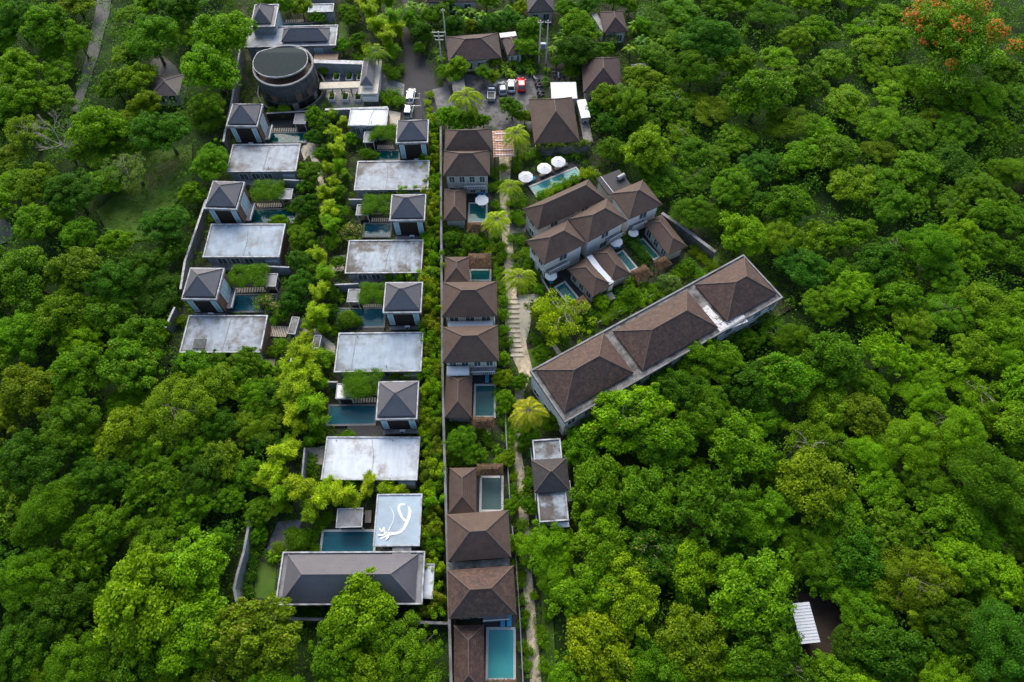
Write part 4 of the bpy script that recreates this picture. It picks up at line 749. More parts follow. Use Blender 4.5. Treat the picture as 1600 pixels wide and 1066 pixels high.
cx, cy, w, d, a = fit([(397.5, 8), (438, 7), (428, 42), (391.5, 43)], 5.6); r = thing("grey_roofed_pavilion", "small slate hip roof on a pale slab at the top of the photo", "pavilion", (cx, cy, 0), a, "two storey pavilions with grey hip roofs"); MB().box(-w / 2 + .3, w / 2 - .3, -d / 2 + .3, d / 2 - .3, -.2, 5.3).build("wall", M['wallgrey'], r); slab_roof(r, w / 2, d / 2, 5.3, 5.6, 'slab', name="roof_terrace"); roof_hip(r, w / 2 - .7, d / 2 - .9, 5.9, 2.1, 'tile_grey', 'cap_grey', -.3); window(r, 'E', w / 2 - .3, d / 2 - .3, 0, 1, 4.5, d * .6, 'glassblue', 'frame', bars=3)
cx, cy, w, d, a = fit([(484, 7), (523, 6), (520, 19), (480, 20)], 3.2); r = thing("flat_roofed_annex", "low pale slab roof at the very top, right of the slate pavilion", "annex", (cx, cy, 0), a); MB().box(-w / 2 + .3, w / 2 - .3, -d / 2 + .3, d / 2 - .3, -.2, 2.9).build("wall", M['wallgrey'], r); slab_roof(r, w / 2, d / 2, 2.9, 3.2, 'concrete_dirty')
cx, cy, w, d, a = fit([(486, -26), (522, -27), (519, -4), (484, -3)], 3.6); r = thing("flat_roofed_annex", "grey slab cut by the top edge, above the low pale slab roof", "annex", (cx, cy, 0), a); MB().box(-w / 2 + .3, w / 2 - .3, -d / 2 + .3, d / 2 - .3, -.2, 3.3).build("wall", M['wallgrey'], r); slab_roof(r, w / 2, d / 2, 3.3, 3.6, 'concrete')
slats([(447, 31), (476, 30), (475, 34.5), (446, 35.5)], "slatted walkway behind the wide flat roof at the top", 9); pool([(436, 36), (505, 35), (504, 41), (434, 42)], "sliver of teal pool behind the wide flat roof at the top", 'teal', coping='coping_dk')
terrace([(492, 84), (528, 84), (528, 93), (489, 93)], 2.2, "brown topped strip right of the round building", 'timber_br', "timber_screen_roof", None)
# ------------------------------------------------------------------ brown roofed pool villas in the middle row
house([(695.4, 202.5), (768.5, 201.5), (768.5, 235.5), (695, 237)], 6.2, 2.6, "topmost brown hip roof of the middle row, left of the pink pergola")
house([(695, 235.5), (764, 235), (766.6, 274), (691.5, 275.5)], 6.0, 2.6, "second brown hip roof of the middle row with a railed balcony below", balcony=('S', -.15, .95, 1.3), wins=("S4",))
house([(695.4, 295.6), (727.8, 294.5), (729, 344), (692, 344.5)], 3.2, 1.5, "narrow low brown roof left of the small pool with the umbrella", wins=("E3",)); house([(695.4, 402), (732.5, 401), (733.6, 442), (694.5, 442)], 3.2, 1.5, "narrow low brown roof left of the smallest green pool", wins=("E3",))
rr = house([(692, 441), (775.8, 440), (777, 494), (691, 495.4)], 6.2, 2.8, "upper of the twin brown hip roofs, left of the palm above the plaza", wins=("S3", "E2"))
rr2 = house([(692.4, 510.6), (777.8, 508.6), (779.6, 564), (691, 567.5)], 6.2, 2.8, "lower of the twin brown hip roofs, left of the plaza", balcony=('S', 0, .95, 1.3), wins=("S4", "E2"))
def vault(root, x0, x1, y, z, rad, m='steelwhite', name="canopy"):
    mb = MB(); vs = []; fs = []; n = 8
    for i in range(n + 1):
        t = math.pi * i / n; c, s = math.cos(t) * rad, math.sin(t) * rad * .5; vs += [(x0, y + c, z + s), (x1, y + c, z + s), (x0, y + c * .92, z + s - .06), (x1, y + c * .92, z + s - .06)]
    for i in range(n): k = 4 * i; fs += [(k, k + 1, k + 5, k + 4), (k + 3, k + 2, k + 6, k + 7), (k, k + 4, k + 6, k + 2), (k + 1, k + 3, k + 7, k + 5)]
    mb.add(vs, fs); return mb.build(name, M[m], root, True)
vault(rr[0], -rr[3] * .92, rr[3] * .95, -rr[4] - 1.0, 4.2, .75); vault(rr2[0], -rr2[3], -rr2[3] * .08, -rr2[4] - 1.1, 4.2, .9)
house([(696, 584), (737, 583), (738, 653), (695.4, 653)], 3.2, 1.6, "narrow brown roof left of the dark teal pool in the middle row", wins=("E3",)); house([(703.8, 731), (743.8, 731), (745, 801), (700, 803)], 3.2, 1.6, "narrow brown roof left of the greyish pool", wins=("E3",))
house([(699, 803), (793.4, 798), (799.5, 870), (699, 878.5)], 6.0, 2.7, "plain smooth brown hip roof directly above the lowest mottled hip roof", wins=("S3", "E2"))
house([(700.5, 890), (802, 885), (807, 959), (699, 968.5)], 6.0, 2.7, "lowest wide hip roof with mottled shingles, above the two blue loungers", 'tile_mottle', wins=("S3", "E2"), balcony=('S', 0, .9, .9))
house([(709.5, 978), (754.5, 976), (759, 1082), (709, 1084)], 3.2, 1.6, "mottled narrow roof cut by the bottom edge, left of the lowest pool", 'tile_mottle', wins=("E3",))
cx, cy, w, d, a = fit([(699, 880), (796, 872), (797, 884), (700, 890)], 4.6); r = thing("link_roof", "grey slab gutter roof between the two lowest wide hip roofs", "roof slab", (cx, cy, 0), a); MB().box(-w / 2, w / 2, -d / 2, d / 2, 4.3, 4.6).build("roof", M['oldslab'], r); MB().box(-w / 2 + .4, w / 2 - .4, -d / 2 + .1, d / 2 - .1, -.2, 4.3).build("wall", M['wall'], r)
pool([(731.5, 316.5), (761.5, 316.5), (762, 348), (731, 348)], "small green pool with a white umbrella at its top edge", 'green'); pool([(734, 420.5), (767.5, 420.5), (768, 439.5), (733.5, 439.5)], "smallest green pool of the middle row, under a thatched roof edge", 'green')
pool([(740, 600), (774, 600), (776, 653), (740, 653)], "dark teal pool right of a narrow brown roof in the middle row", 'dteal'); pool([(749, 743.5), (786, 743.5), (787.5, 800), (749.5, 800)], "greyish pool above the plain brown hip roof", 'grey'); pool([(758.6, 980), (804.6, 980), (807.5, 1064), (759.5, 1064)], "largest turquoise pool of the middle row, at the bottom", 'light')
for q, lb in (([(730, 297), (768, 297), (767, 315), (730, 316)], "dark deck above the small green pool"), ([(733, 580), (775, 579), (776, 598), (737, 599)], "dark deck above the dark teal pool"), ([(751, 963), (806, 962), (806, 979), (756, 980)], "dark deck with the two blue loungers"), ([(745, 739), (750, 739), (748.5, 800), (745.5, 800)], "dark deck strip left of the greyish pool")): terrace(q, .34, lb)
def thatch(q, z, label, rise=.7):
    cx, cy, w, d, a = fit(q, z); r = thing("thatched_shelter", label, "shelter", (cx, cy, 0), a, "thatched shelters by the pools"); X, Y = w / 2, d / 2; rs = np.random.RandomState(int(abs(cx) * 10 + cy)); mb = MB(); hip(mb, X, Y, z, rise, .3); ro = mb.build("roof", M['thatch'], r)
    n = 900; u = rs.uniform(-1, 1, n) * X; v = rs.uniform(-1, 1, n) * Y; zz = z + rise * (1 - np.maximum(np.maximum(np.abs(v) / Y, 0), (np.abs(u) - (X - Y)) / Y if X > Y else np.abs(u) / X)).clip(0, 1) + .04
    T = np.column_stack([u * .3 / X, np.sign(v) * 1.0 + 0 * v, -.5 + 0 * v]) + rs.normal(size=(n, 3)) * .3; o = leaf_object("straw", np.column_stack([u, v, zz]), np.column_stack([u * 0, np.sign(v) * .4, 1 + 0 * u]) + rs.normal(size=(n, 3)) * .2, T, rs.uniform(.4, .9, n), .12, rs.uniform(0, 1, n), LEAF, None, ro); o.color = (.12, .08, .05, 1)
    for sx in (-.8, .8):
        for sy in (-.7, .7): MB().tube([(sx * X, sy * Y, -.2), (sx * X, sy * Y, z - .1)], .09).build("post", M['timber_br'], r)
thatch([(731, 348), (764, 348), (765, 361), (730, 361)], 2.6, "thatched shelter below the small green pool"); thatch([(732, 397), (767, 396), (768, 418), (731, 418)], 2.8, "thatched shelter above the smallest green pool"); thatch([(738, 652), (771, 652), (773, 668), (737, 668)], 2.6, "reddish thatched shelter below the dark teal pool"); thatch([(746, 727), (785, 725), (787, 741), (745, 742)], 2.6, "thatched shelter above the greyish pool")
thatch([(760, 1064), (806, 1062), (807, 1085), (760, 1086)], 2.2, "thatched edge below the turquoise pool, cut by the bottom edge")
# terracotta pergola
cx, cy, w, d, a = fit([(769.6, 203.6), (801, 202.7), (803, 243.8), (771.5, 245)], 4.2); r = thing("tiled_pergola", "pink tiled pergola roof crossed by white beams", "pergola", (cx, cy, 0), a); X, Y = w / 2, d / 2; t = MB(); nx, ny = 7, 16
for i in range(nx):
    for j in range(ny): x0 = -X + 2 * X * i / nx; y0 = -Y + 2 * Y * j / ny; t.box(x0 + .04, x0 + 2 * X / nx - .06, y0 + .05, y0 + 2 * Y / ny - .08, 4.0, 4.1 + .02 * ((i + j) % 3))
t.build("roof_tile", M['terracotta'], r); b = MB(); [b.box(-X + 2 * X * i / nx - .03, -X + 2 * X * i / nx + .03, -Y, Y, 3.85, 3.98) for i in range(nx + 1)]; b.build("rafter", M['white'], r); b = MB(); [b.box(-X * .8, X * .95, y * Y - .06, y * Y + .06, 4.15, 4.25) for y in (.72, .2, -.5, -.88)]; b.build("cross_beam", M['white'], r)
for sx in (-1, 1):
    for sy in (-.95, 0, .95): MB().box(sx * (X - .15) - .1, sx * (X - .15) + .1, sy * Y - .1, sy * Y + .1, -.2, 3.85).build("post", M['timber_br'], r)
# ------------------------------------------------------------------ houses around the car park
G2 = "dark roofed houses at the top"
rh, X, Y, wa, wb = house([(832, 155), (894.5, 152.5), (906, 220.8), (829, 226)], 3.4, 3.9, "big plain brown hip roof right of the car park", group=G2, wins=("S4", "E3", "W3"))
house([(909, 89), (966, 89.5), (974, 146), (911, 145)], 3.6, 3.0, "dark brown roof in the trees right of the car park", 'tile_old', 'cap_brown', group=G2, wins=("S2",)); house([(939, 18.5), (972.5, 17), (981.5, 49), (942, 52)], 3.4, 1.8, "small dark red brown roof near the top edge", 'tile_old', 'cap_brown', group=G2, wins=("S2",))
house([(698, 57), (772, 52), (790, 90), (699, 97)], 3.4, 2.2, "long rusty brown hip roof behind the parked cars", 'tile_old', 'cap_brown', group=G2, wins=("S4",)); house([(784, 58), (809, 55.5), (818, 82), (792, 88)], 3.0, .9, "short rusty wing at the right end of the long brown roof", 'tile_old', 'cap_brown', group=G2, wins=("S2",))
house([(824, -14), (862, -14), (867, 17), (822, 20)], 3.2, 2.0, "grey brown roof cut by the top edge above the twin poles", 'tile_black', 'cap_grey', group=G2, wins=("S2",)); house([(668, -20), (744, -20), (748, 2), (664, 4)], 3.2, 1.6, "dark roof cut by the top edge right of the road", 'tile_old', 'cap_brown', group=G2, wins=("S3",))
house([(990, 100), (1012, 98), (1016, 112), (988, 118)], 2.6, .8, "small grey shack roof among banana plants on the right", 'slab', 'cap_grey', group=G2, wins=("S1",)); house([(240, 118), (283, 116), (284, 150), (236, 150)], 2.8, 1.2, "dark roof hidden between the trees at the upper left", 'tile_black', 'cap_grey', group=G2, wins=("S2",))
def flatroof(q, z, label, m='steelwhite', wall='wall', name="flat_roofed_extension", cat="extension", group=None, rim=None):
    cx, cy, w, d, a = fit(q, z); r = thing(name, label, cat, (cx, cy, 0), a, group); MB().box(-w / 2 + .25, w / 2 - .25, -d / 2 + .25, d / 2 - .25, -.2, z - .15).build("wall", M[wall], r)
    if rim: slab_roof(r, w / 2, d / 2, z - .15, z, m, rim, .15, .12)
    else: MB().box(-w / 2, w / 2, -d / 2, d / 2, z - .15, z).build("roof", M[m], r)
    window(r, 'S', w / 2 - .25, d / 2 - .25, 0, .8, min(2.2, z - .4), w * .4); return r
flatroof([(860, 129), (899, 128), (903, 154), (862, 154)], 3.6, "bright white flat roof behind the big brown roof"); flatroof([(902, 156), (914, 155), (924, 183), (907, 185)], 3.2, "narrow white flat roof along the big brown roof's right side"); flatroof([(907, 187), (921, 186), (925, 222), (911, 223)], 1.6, "small stained terrace right of the big brown roof", 'oldslab', 'wall')
flatroof([(780, 52), (806, 49), (807, 56), (782, 59)], 3.4, "pale corrugated strip roof behind the rusty wing", 'steelwhite'); flatroof([(929, 21), (938, 19), (944, 50), (936, 52)], 2.8, "grey strip roof left of the small dark red brown roof", 'slab')
flatroof([(706, 122), (726, 120), (727, 144), (707, 146)], 2.6, "small stained shelter roof between the ramp and the cars", 'oldslab'); flatroof([(1234, 943), (1266, 941), (1280, 1003), (1253, 1007)], 3.2, "white corrugated metal shed alone in the right forest", 'steelwhite', 'walldark', "metal_shed", "shed")
sh = [o for o in C.objects if o.name == "metal_shed"][0]; rf_ = [o for o in sh.children if o.name.startswith("roof")][0]; vv = [v.co for v in rf_.data.vertices]; hx, hy = max(v.x for v in vv), max(v.y for v in vv); k = MB(); [k.box(-hx, hx, -hy + .4 * i, -hy + .4 * i + .08, 3.201, 3.26) for i in range(int(hy * 5))]; k.build("corrugation", M['steelwhite'], rf_)
# ------------------------------------------------------------------ rotated villas with triangular plots
G3 = "brown roofed villas right of the path"
house([(815, 327), (916.5, 282), (948, 309), (841, 359)], 5.6, 2.6, "longest brown hip roof right of the palms, beside the slanted pool", group=G3, wins=("S2", "W1"))
house([(820, 376), (889, 345), (914, 380), (852, 414)], 6.0, 2.4, "leftmost of the three stepped brown hip roofs", group=G3, wins=("S1", "W2"), wall='wallwhite', balcony=('S', -.9, .2, 1.2)); house([(889.7, 342), (946.5, 311), (982, 344), (916, 379.5)], 6.0, 2.4, "middle one of the three stepped brown hip roofs", group=G3, wins=("S1",), wall='wallwhite', balcony=('S', .1, .9, 1.2))
house([(951, 302), (999, 285), (1040.5, 316), (985, 343.5)], 6.0, 2.4, "rightmost of the three stepped brown hip roofs", group=G3, wins=("S1",), wall='wallwhite', balcony=('S', -.9, .1, 1.2))
house([(886.7, 417), (919.8, 404), (954, 442), (926, 468)], 3.2, 1.4, "low brown roof beside the lowest green pool of the stepped villas", group=G3, wins=("W3",)); house([(921, 396), (953, 384.5), (986, 426), (957, 441)], 3.2, 1.4, "low brown roof in the middle between two slanted pools", group=G3, wins=("E3",)); house([(1002, 348), (1032, 337.7), (1076, 382.5), (1047, 399)], 3.2, 1.4, "rightmost low brown roof, beside the dark blue grey wall", group=G3, wins=("W3",))
cx, cy, w, d, a = fit([(931, 279), (960, 268), (994, 286), (952, 304)], 4.6); r = thing("dark_flat_roof", "dark flat roof with a pale tank between the hip roofs", "house", (cx, cy, 0), a); MB().box(-w / 2, w / 2, -d / 2, d / 2, 4.3, 4.6).build("roof", M['black'], r); MB().box(-w / 2 + .3, w / 2 - .3, -d / 2 + .3, d / 2 - .3, -.2, 4.3).build("wall", M['wall'], r); MB().tube([(w * .15, 0, 5.1), (w * .15 + 1.6, .2, 5.1)], .45, 14).build("water_tank", M['metal'], r); MB().tube([(-w * .3, -d / 2, 4.7), (-w * .32, d / 2, 4.7)], .08, 6).build("pipe", M['white'], r)
wall_line([(920.5, 400), (936, 421), (956, 443)], 3.4, .9, "thick stained white wall between the two lower brown roofs", 'wallwhite', 'concrete_white')
pool([(864, 449), (884, 438.5), (905, 467), (889, 477)], "lowest slanted green pool, beside a dark wall", 'green'); pool([(960, 397), (974, 390), (997, 419), (984, 426)], "slanted green pool left of the clipped hedge", 'green'); pool([(996, 376), (1007, 371), (1030, 402), (1020, 409)], "slanted dark green pool right of the clipped hedge", 'green')
pool([(824, 290), (903, 261), (910, 276), (840, 309)], "long slanted pale turquoise pool below three white umbrellas", 'pale')
terrace([(879, 434), (886, 428), (916, 468), (907, 472)], .3, "dark deck right of the lowest slanted pool"); terrace([(1010, 364), (1018, 360), (1044, 396), (1034, 400)], .3, "dark deck right of the slanted dark green pool"); terrace([(848, 412), (866, 404), (882, 430), (866, 440)], .28, "dark deck above the lowest slanted pool"); terrace([(820, 283), (895, 252), (900, 262), (824, 292)], .28, "dark sunbathing deck above the long slanted pool")
thatch([(888, 473), (912, 462), (924, 478), (900, 490)], 2.6, "thatched shelter below the lowest slanted pool"); thatch([(985, 425), (1008, 414), (1020, 428), (996, 440)], 2.6, "thatched shelter below the clipped hedge"); thatch([(1022, 409), (1040, 400), (1050, 412), (1030, 422)], 2.6, "thatched shelter below the rightmost low brown roof")
flatroof([(941, 462), (956, 456), (962, 466), (946, 472)], 1.6, "tiny grey garden hut above the hotel garden", 'slab')
# ------------------------------------------------------------------ the long hotel
Q = [(825.5, 580), (1160, 400), (1224.5, 464), (884.5, 661)]; ZH = 6.6
cx, cy, w, d, a = fit(Q, ZH); r = thing("long_hotel", "long slanting hotel with three mottled brown hip roofs in a stained parapet", "hotel", (cx, cy, 0), a); X, Y = w / 2, d / 2
MB().box(-X + .25, X - .25, -Y + .25, Y - .25, -.3, ZH - .5).build("wall", M['wallwhite'], r); slab_roof(r, X, Y, ZH - .5, ZH, 'oldslab', 'slab', .28, .22, name="flat_roof")
for qq in ([(836.5, 580), (937, 522.5), (994.5, 578.5), (884, 645)], [(956, 519), (1074, 453.5), (1120, 511), (1007, 579.5)], [(1084, 445.5), (1161, 404.5), (1215, 457), (1138, 503)]):
    p = [roofpt(cx, cy, a, ZH + .35, x, y) for x, y in qq]; hx = (p[1][0] - p[0][0] + p[2][0] - p[3][0]) / 4; hy = (p[0][1] - p[3][1] + p[1][1] - p[2][1]) / 4; mx_, my_ = sum(t[0] for t in p) / 4, sum(t[1] for t in p) / 4
    MB().box(mx_ - hx + .5, mx_ + hx - .5, my_ - hy + .5, my_ + hy - .5, ZH, ZH + .2).build("roof_plinth", M['walldark'], r); roof_hip(r, hx, hy, ZH + .38, 3.0, 'tile_mottle', 'cap_brown', mx_, my_, name="hip_roof")
for i in range(14):
    for lv in (0, 3.1): window(r, 'S', X - .25, Y - .25, (-.93 + i * .143) * X, lv + .8, lv + 2.5, 1.6, 'glass', 'frame', bars=1)
for i in range(3): window(r, 'W', X - .25, Y - .25, (-.6 + i * .6) * Y, .8, 2.4, 1.6, 'glass', 'frame', bars=1)
pt = MB()
for x0, y0, x1, y1 in ((1100, 480, 1124, 506), (1122, 514, 1165, 497)):
    p = roofpt(cx, cy, a, ZH, x0, y0); q = roofpt(cx, cy, a, ZH, x1, y1); pp, qq_ = Vector(p), Vector(q); u = (qq_ - pp).normalized(); n = Vector((-u.y, u.x)) * .75; pt.prism([tuple(pp + n), tuple(qq_ + n), tuple(qq_ - n), tuple(pp - n)], ZH + .004 + (y0 - 480) * .0002, ZH + .02 + (y0 - 480) * .0002)
pt.build("whitewashed_patch", mat("peeling_whitewash", (.46, .46, .45), .7, .08, 2, (.12, .11, .1), .44, 1.2, .03), r)
# small house beside the path
cx, cy, w, d, a = fit([(836, 688), (880, 685), (884, 814), (838, 817)], 5.2); r = thing("small_path_house", "small white house by the path with a blackened hip roof between slabs", "house", (cx, cy, 0), a); X, Y = w / 2, d / 2
MB().box(-X + .2, X - .2, -Y + .2, Y - .2, -.3, 4.9).build("wall", M['wallwhite'], r); slab_roof(r, X, Y, 4.9, 5.2, 'concrete_dirty', 'rim', .2, .2, name="roof_terrace"); p = [roofpt(cx, cy, a, 5.7, x, y) for x, y in ((832, 719), (885, 715), (891, 767), (833, 770.5))]; hx = (p[1][0] - p[0][0] + p[2][0] - p[3][0]) / 4; hy = (p[0][1] - p[3][1] + p[1][1] - p[2][1]) / 4; mx_, my_ = sum(t[0] for t in p) / 4, sum(t[1] for t in p) / 4
MB().box(mx_ - hx + .6, mx_ + hx - .6, my_ - hy + .3, my_ + hy - .3, 5.2, 5.6).build("upper_wall", M['wallwhite'], r); roof_hip(r, hx, hy, 5.7, 1.9, 'tile_black', 'cap_brown', mx_, my_, name="hip_roof")
b = MB().box(X - .2, X + .9, -Y + 3.2, -Y + 6.2, 3.3, 3.5).build("balcony", M['slab'], r); MB().ring(X - .15, X + .9, -Y + 3.2, -Y + 6.2, .08, 3.9, 4.2).build("railing", M['white'], b); MB().box(0.3, 2.2, -Y - .7, -Y - .01, 4.1, 4.4).build("front_canopy", M['white'], r)
for u in (-.4, .4): window(r, 'S', X - .2, Y - .2, u * X, .8, 2.6, 1.2); 
for u in (-.6, 0, .6): window(r, 'W', X - .2, Y - .2, u * Y, 1, 2.6, 1.4)

stp = thing("stone_steps", "row of pale stone steps on the path left of the plaza", "steps", tuple(W(802, 500, 0)), 0, None); k = MB(); o0 = W(802, 500, 0)
for i in range(13):
    p = W(802 + (i > 8) * (i - 8) * 1.5, 466 + i * 7.5, 0) - o0; k.box(p.x - 1.15, p.x + 1.1, p.y - .22, p.y + .22, .02, .17 + .004 * (i % 3))
k.build("tread", M['beige'], stp)
# drains, hoses and litter on the flat villa roofs
for v in [o for o in C.objects if o.name.startswith("flat_roofed_villa")]:
    rf_ = [o for o in v.children if o.name.startswith("roof")][0]; vv = [q.co for q in rf_.data.vertices]; hx, hy, zt = max(q.x for q in vv), max(q.y for q in vv), max(q.z for q in vv); k = MB()
    for u in (rnd.uniform(-.8, -.4), rnd.uniform(.3, .8)): MB().tube([(u * hx, hy * .82, zt), (u * hx, hy * .82, zt + .35)], .06, 6).build('roof_vent', M['metal'], v)
    x = rnd.uniform(-.7, .6) * hx; k.tube([(x, -hy + .3, zt + .05), (x + .2, 0, zt + .05), (x + rnd.uniform(-.6, .9), hy - .3, zt + .05)], .03, 5); k.build("roof_pipe", M['metal'], v)
# ------------------------------------------------------------------ vehicles
def loft(secs):
    """cross sections [(y, half width, z0, z1, half width at top)] -> closed body"""
    mb = MB(); vs = []; fs = []
    for y, hw, z0, z1, ht in secs: vs += [(-hw * .94, y, z0), (-hw, y, z0 + (z1 - z0) * .35), (-hw, y, z0 + (z1 - z0) * .7), (-ht, y, z1), (ht, y, z1), (hw, y, z0 + (z1 - z0) * .7), (hw, y, z0 + (z1 - z0) * .35), (hw * .94, y, z0)]
    n = 8
    for i in range(len(secs) - 1):
        for k in range(n): p = i * n + k; q = i * n + (k + 1) % n; fs.append((p, q, q + n, p + n))
    fs += [tuple(range(n - 1, -1, -1)), tuple(range((len(secs) - 1) * n, len(secs) * n))]; return mb.add(vs, [f[::-1] for f in fs])
def wheel(root, x, y, rd=.32, wd=.2):
    o = MB().tube([(x - wd / 2, y, rd), (x + wd / 2, y, rd)], rd, 18).build("wheel", M['rubber'], root); MB().tube([(x - wd / 2 - .01, y, rd), (x + wd / 2 + .01, y, rd)], rd * .55, 12).build("rim", M['metal'], o)
def car(px, py, heading, paint, label, kind="hatch", ln=4.2, hw=.86, darkroof=False):
    p = W(px, py, .8); r = thing("parked_car" if kind != "van" else "parked_van", label, "car" if kind != "van" else "van", (p.x, p.y, .02), heading, "parked vehicles"); L = ln / 2; RECTS.append((p.x, p.y, 1.2, L + .3, heading))
    zt = {"hatch": .86, "suv": .95, "pickup": .92, "van": 1.0}[kind]
    loft([(-L, hw * .72, .35, zt * .78, hw * .68), (-L + .18, hw * .94, .22, zt * .9, hw * .86), (-L + 1.0, hw, .2, zt, hw * .93), (L - .9, hw, .2, zt, hw * .93), (L - .2, hw * .95, .22, zt * .86, hw * .85), (L, hw * .70, .33, zt * .66, hw * .6)]).build("body", M[paint], r, True)
    if kind == "pickup": c0, c1 = -L * .05, L * .55
    elif kind == "van": c0, c1 = -L * .96, L * .78
    else: c0, c1 = -L * .86, L * .42
    h = {"hatch": .55, "suv": .68, "pickup": .6, "van": .85}[kind]
    loft([(c0 - .05, hw * .86, zt - .05, zt + .05, hw * .84), (c0 + .32, hw * .86, zt - .05, zt + h * .92, hw * .70), (c1 - .75, hw * .86, zt - .05, zt + h, hw * .70), (c1 + .25, hw * .86, zt - .05, zt + .03, hw * .82)]).build("glasshouse", M['carglass'], r)
    loft([(c0 + .26, hw * .73, zt + h * .86, zt + h * .95, hw * .70), (c0 + .4, hw * .75, zt + h * .88, zt + h + .03, hw * .69), (c1 - .85, hw * .75, zt + h * .9, zt + h + .04, hw * .69), (c1 - .66, hw * .73, zt + h * .86, zt + h * .93, hw * .68)]).build("roof", M['carglass' if darkroof else paint], r)
    if darkroof: MB().ring(-hw * .76, hw * .76, c0 + .2, c1 - .6, .13, zt + h - .02, zt + h + .07).build("roof_rail", M[paint], r)
    if kind == "pickup": MB().ring(-hw * .93, hw * .93, -L + .15, c0 - .15, .1, zt - .02, zt + .25).build("bed_rail", M[paint], r); MB().box(-hw * .8, hw * .8, -L + .26, c0 - .26, zt - .01, zt + .03).build("load_bed", M['walldark'], r)
    for sx in (-1, 1):
        MB().box(sx * hw * .55 - .16, sx * hw * .55 + .16, L - .13, L + .01, zt * .55, zt * .72).build("headlight", M['lampglass'], r); MB().box(sx * hw * .6 - .14, sx * hw * .6 + .14, -L - .01, -L + .1, zt * .62, zt * .78).build("tail_light", M['redlamp'], r)
        MB().box(*sorted((sx * hw * .98, sx * (hw + .18))), c1 - .1, c1 + .1, zt + .02, zt + .16).build("mirror", M[paint], r)
        for sy in (-.62, .62): wheel(r, sx * (hw - .08), sy * L)
    return r
car(641.5, 149, R(-4), 'carwhite', "white car with a dark glass roof, alone on the asphalt road", "hatch", 4.5, .88, True)
car(638.5, 174, R(-6), 'carwhite', "white van behind the white car, next to the utility pole frame", "van", 3.6, .85)
car(768, 144, R(-1), 'carsilver', "silver pickup, leftmost in the car park row", "pickup", 4.9, .90); car(784.5, 137, R(8), 'carsilver', "silver hatchback between the pickup and the white car", "hatch", 4.0, .84)
car(799, 133, R(-2), 'carwhite', "white car directly left of the red one", "suv", 3.8, .84); car(814.5, 131, R(3), 'red', "red car, rightmost of the four in the car park", "suv", 4.1, .88)
def motorbike():
    r = thing("motorbike", "x", "motorbike", (0, 0, 0), 0, "parked motorbikes")
    for y in (-.62, .62):
        o = MB().tube([(-.05, y, .28), (.05, y, .28)], .28, 16).build("wheel", M['rubber'], r); MB().tube([(-.06, y, .28), (.06, y, .28)], .15, 10).build("rim", M['metal'], o)
    loft([(-.75, .08, .6, .72, .06), (-.4, .17, .35, .74, .13), (.05, .15, .3, .5, .12), (.3, .17, .32, .62, .12), (.5, .12, .45, .95, .08), (.62, .05, .6, .9, .04)]).build("body", M['motor_a'], r, True)
    loft([(-.7, .1, .72, .80, .09), (-.3, .15, .72, .84, .12), (.08, .10, .66, .74, .08)]).build("seat", M['rubber'], r); MB().tube([(-.34, .36, 1.0), (-.1, .46, 1.02), (.1, .46, 1.02), (.34, .36, 1.0)], .022, 6).build("handlebar", M['metal'], r); MB().tube([(0, .46, 1.0), (0, .62, .3)], .035, 6).build("fork", M['metal'], r)
    for s in (-1, 1): MB().box(s * .3 - .06, s * .3 + .06, .38, .42, 1.1, 1.18).build("mirror", M['metal'], r)
    return r
mb0 = motorbike()
for i, (x, y, an, pt, lb) in enumerate([(838, 123, 75, 'motor_c', "pale motorbike nearest the red car, backmost of its row"), (841, 132, 80, 'motor_b', "maroon motorbike second in the row right of the red car"), (843, 136, 95, 'motor_a', "black motorbike just in front of the maroon one"), (845, 145, 85, 'motor_a', "black motorbike third from the front of the row by the big brown roof"), (846, 150, 78, 'motor_a', "black motorbike at the front end of the row by the big brown roof"),
                                  (866, 118, 10, 'motor_a', "black motorbike leftmost in the yard behind the white roof"), (873, 119, 5, 'motor_c', "pale motorbike in the middle of the yard behind the white roof"), (880, 117, -8, 'motor_a', "black motorbike rightmost in the yard behind the white roof"), (880, 106, -15, 'motor_b', "maroon motorbike at the back of the yard behind the white roof")]):
    p = W(x, y, .4); o = mb0 if i == 0 else copy_thing(mb0, (0, 0, 0), 0, lb); o["label"] = lb; o.location = (p.x, p.y, .02); o.rotation_euler = (0, 0, R(an)); RECTS.append((p.x, p.y, .8, 1, 0))
    for c_ in o.children:
        if c_.name.startswith("body"): c_.material_slots[0].link = 'OBJECT'; c_.material_slots[0].material = M[pt]
# ------------------------------------------------------------------ poles and wires
def pole(px, py, h, label, arms=((.95, 1.6),), kind="utility_pole", base=None):
    p = W(px, py, 0); r = thing(kind, label, "utility pole", (p.x, p.y, 0), 0, "utility poles"); MB().tube([(0, 0, -.2), (0, 0, h)], [.17, .11], 8).build("shaft", M['pole'], r)
    for f, wd in arms:
        o = MB().box(-wd / 2, wd / 2, -.06, .06, h * f - .06, h * f + .06).build("crossarm", M['metal'], r); k = MB(); [k.tube([(x, 0, h * f + .06), (x, 0, h * f + .28)], .05, 6) for x in (-wd * .45, 0, wd * .45)]; k.build("insulator", M['white'], o)
    return r, Vector((p.x, p.y, h))
poles = [pole(690.5, 101, 8.5, "pole with three crossarms left of the long rusty roof", ((.97, 2.8), (.86, 2.2), (.75, 1.8))), pole(698, 76, 10, "bare slim pole at the left end of the long rusty roof", ((.96, .8),)), pole(842, 100, 11, "left pole of the pair carrying the transformer", ((.95, 1.2),)), pole(853, 100, 11, "right pole of the pair carrying the transformer", ((.95, 1.2),)),
         pole(645, 188, 6.2, "leftmost pole of the frame beside the white van", ()), pole(661, 186, 6.8, "right pole of the frame beside the white van", ())]
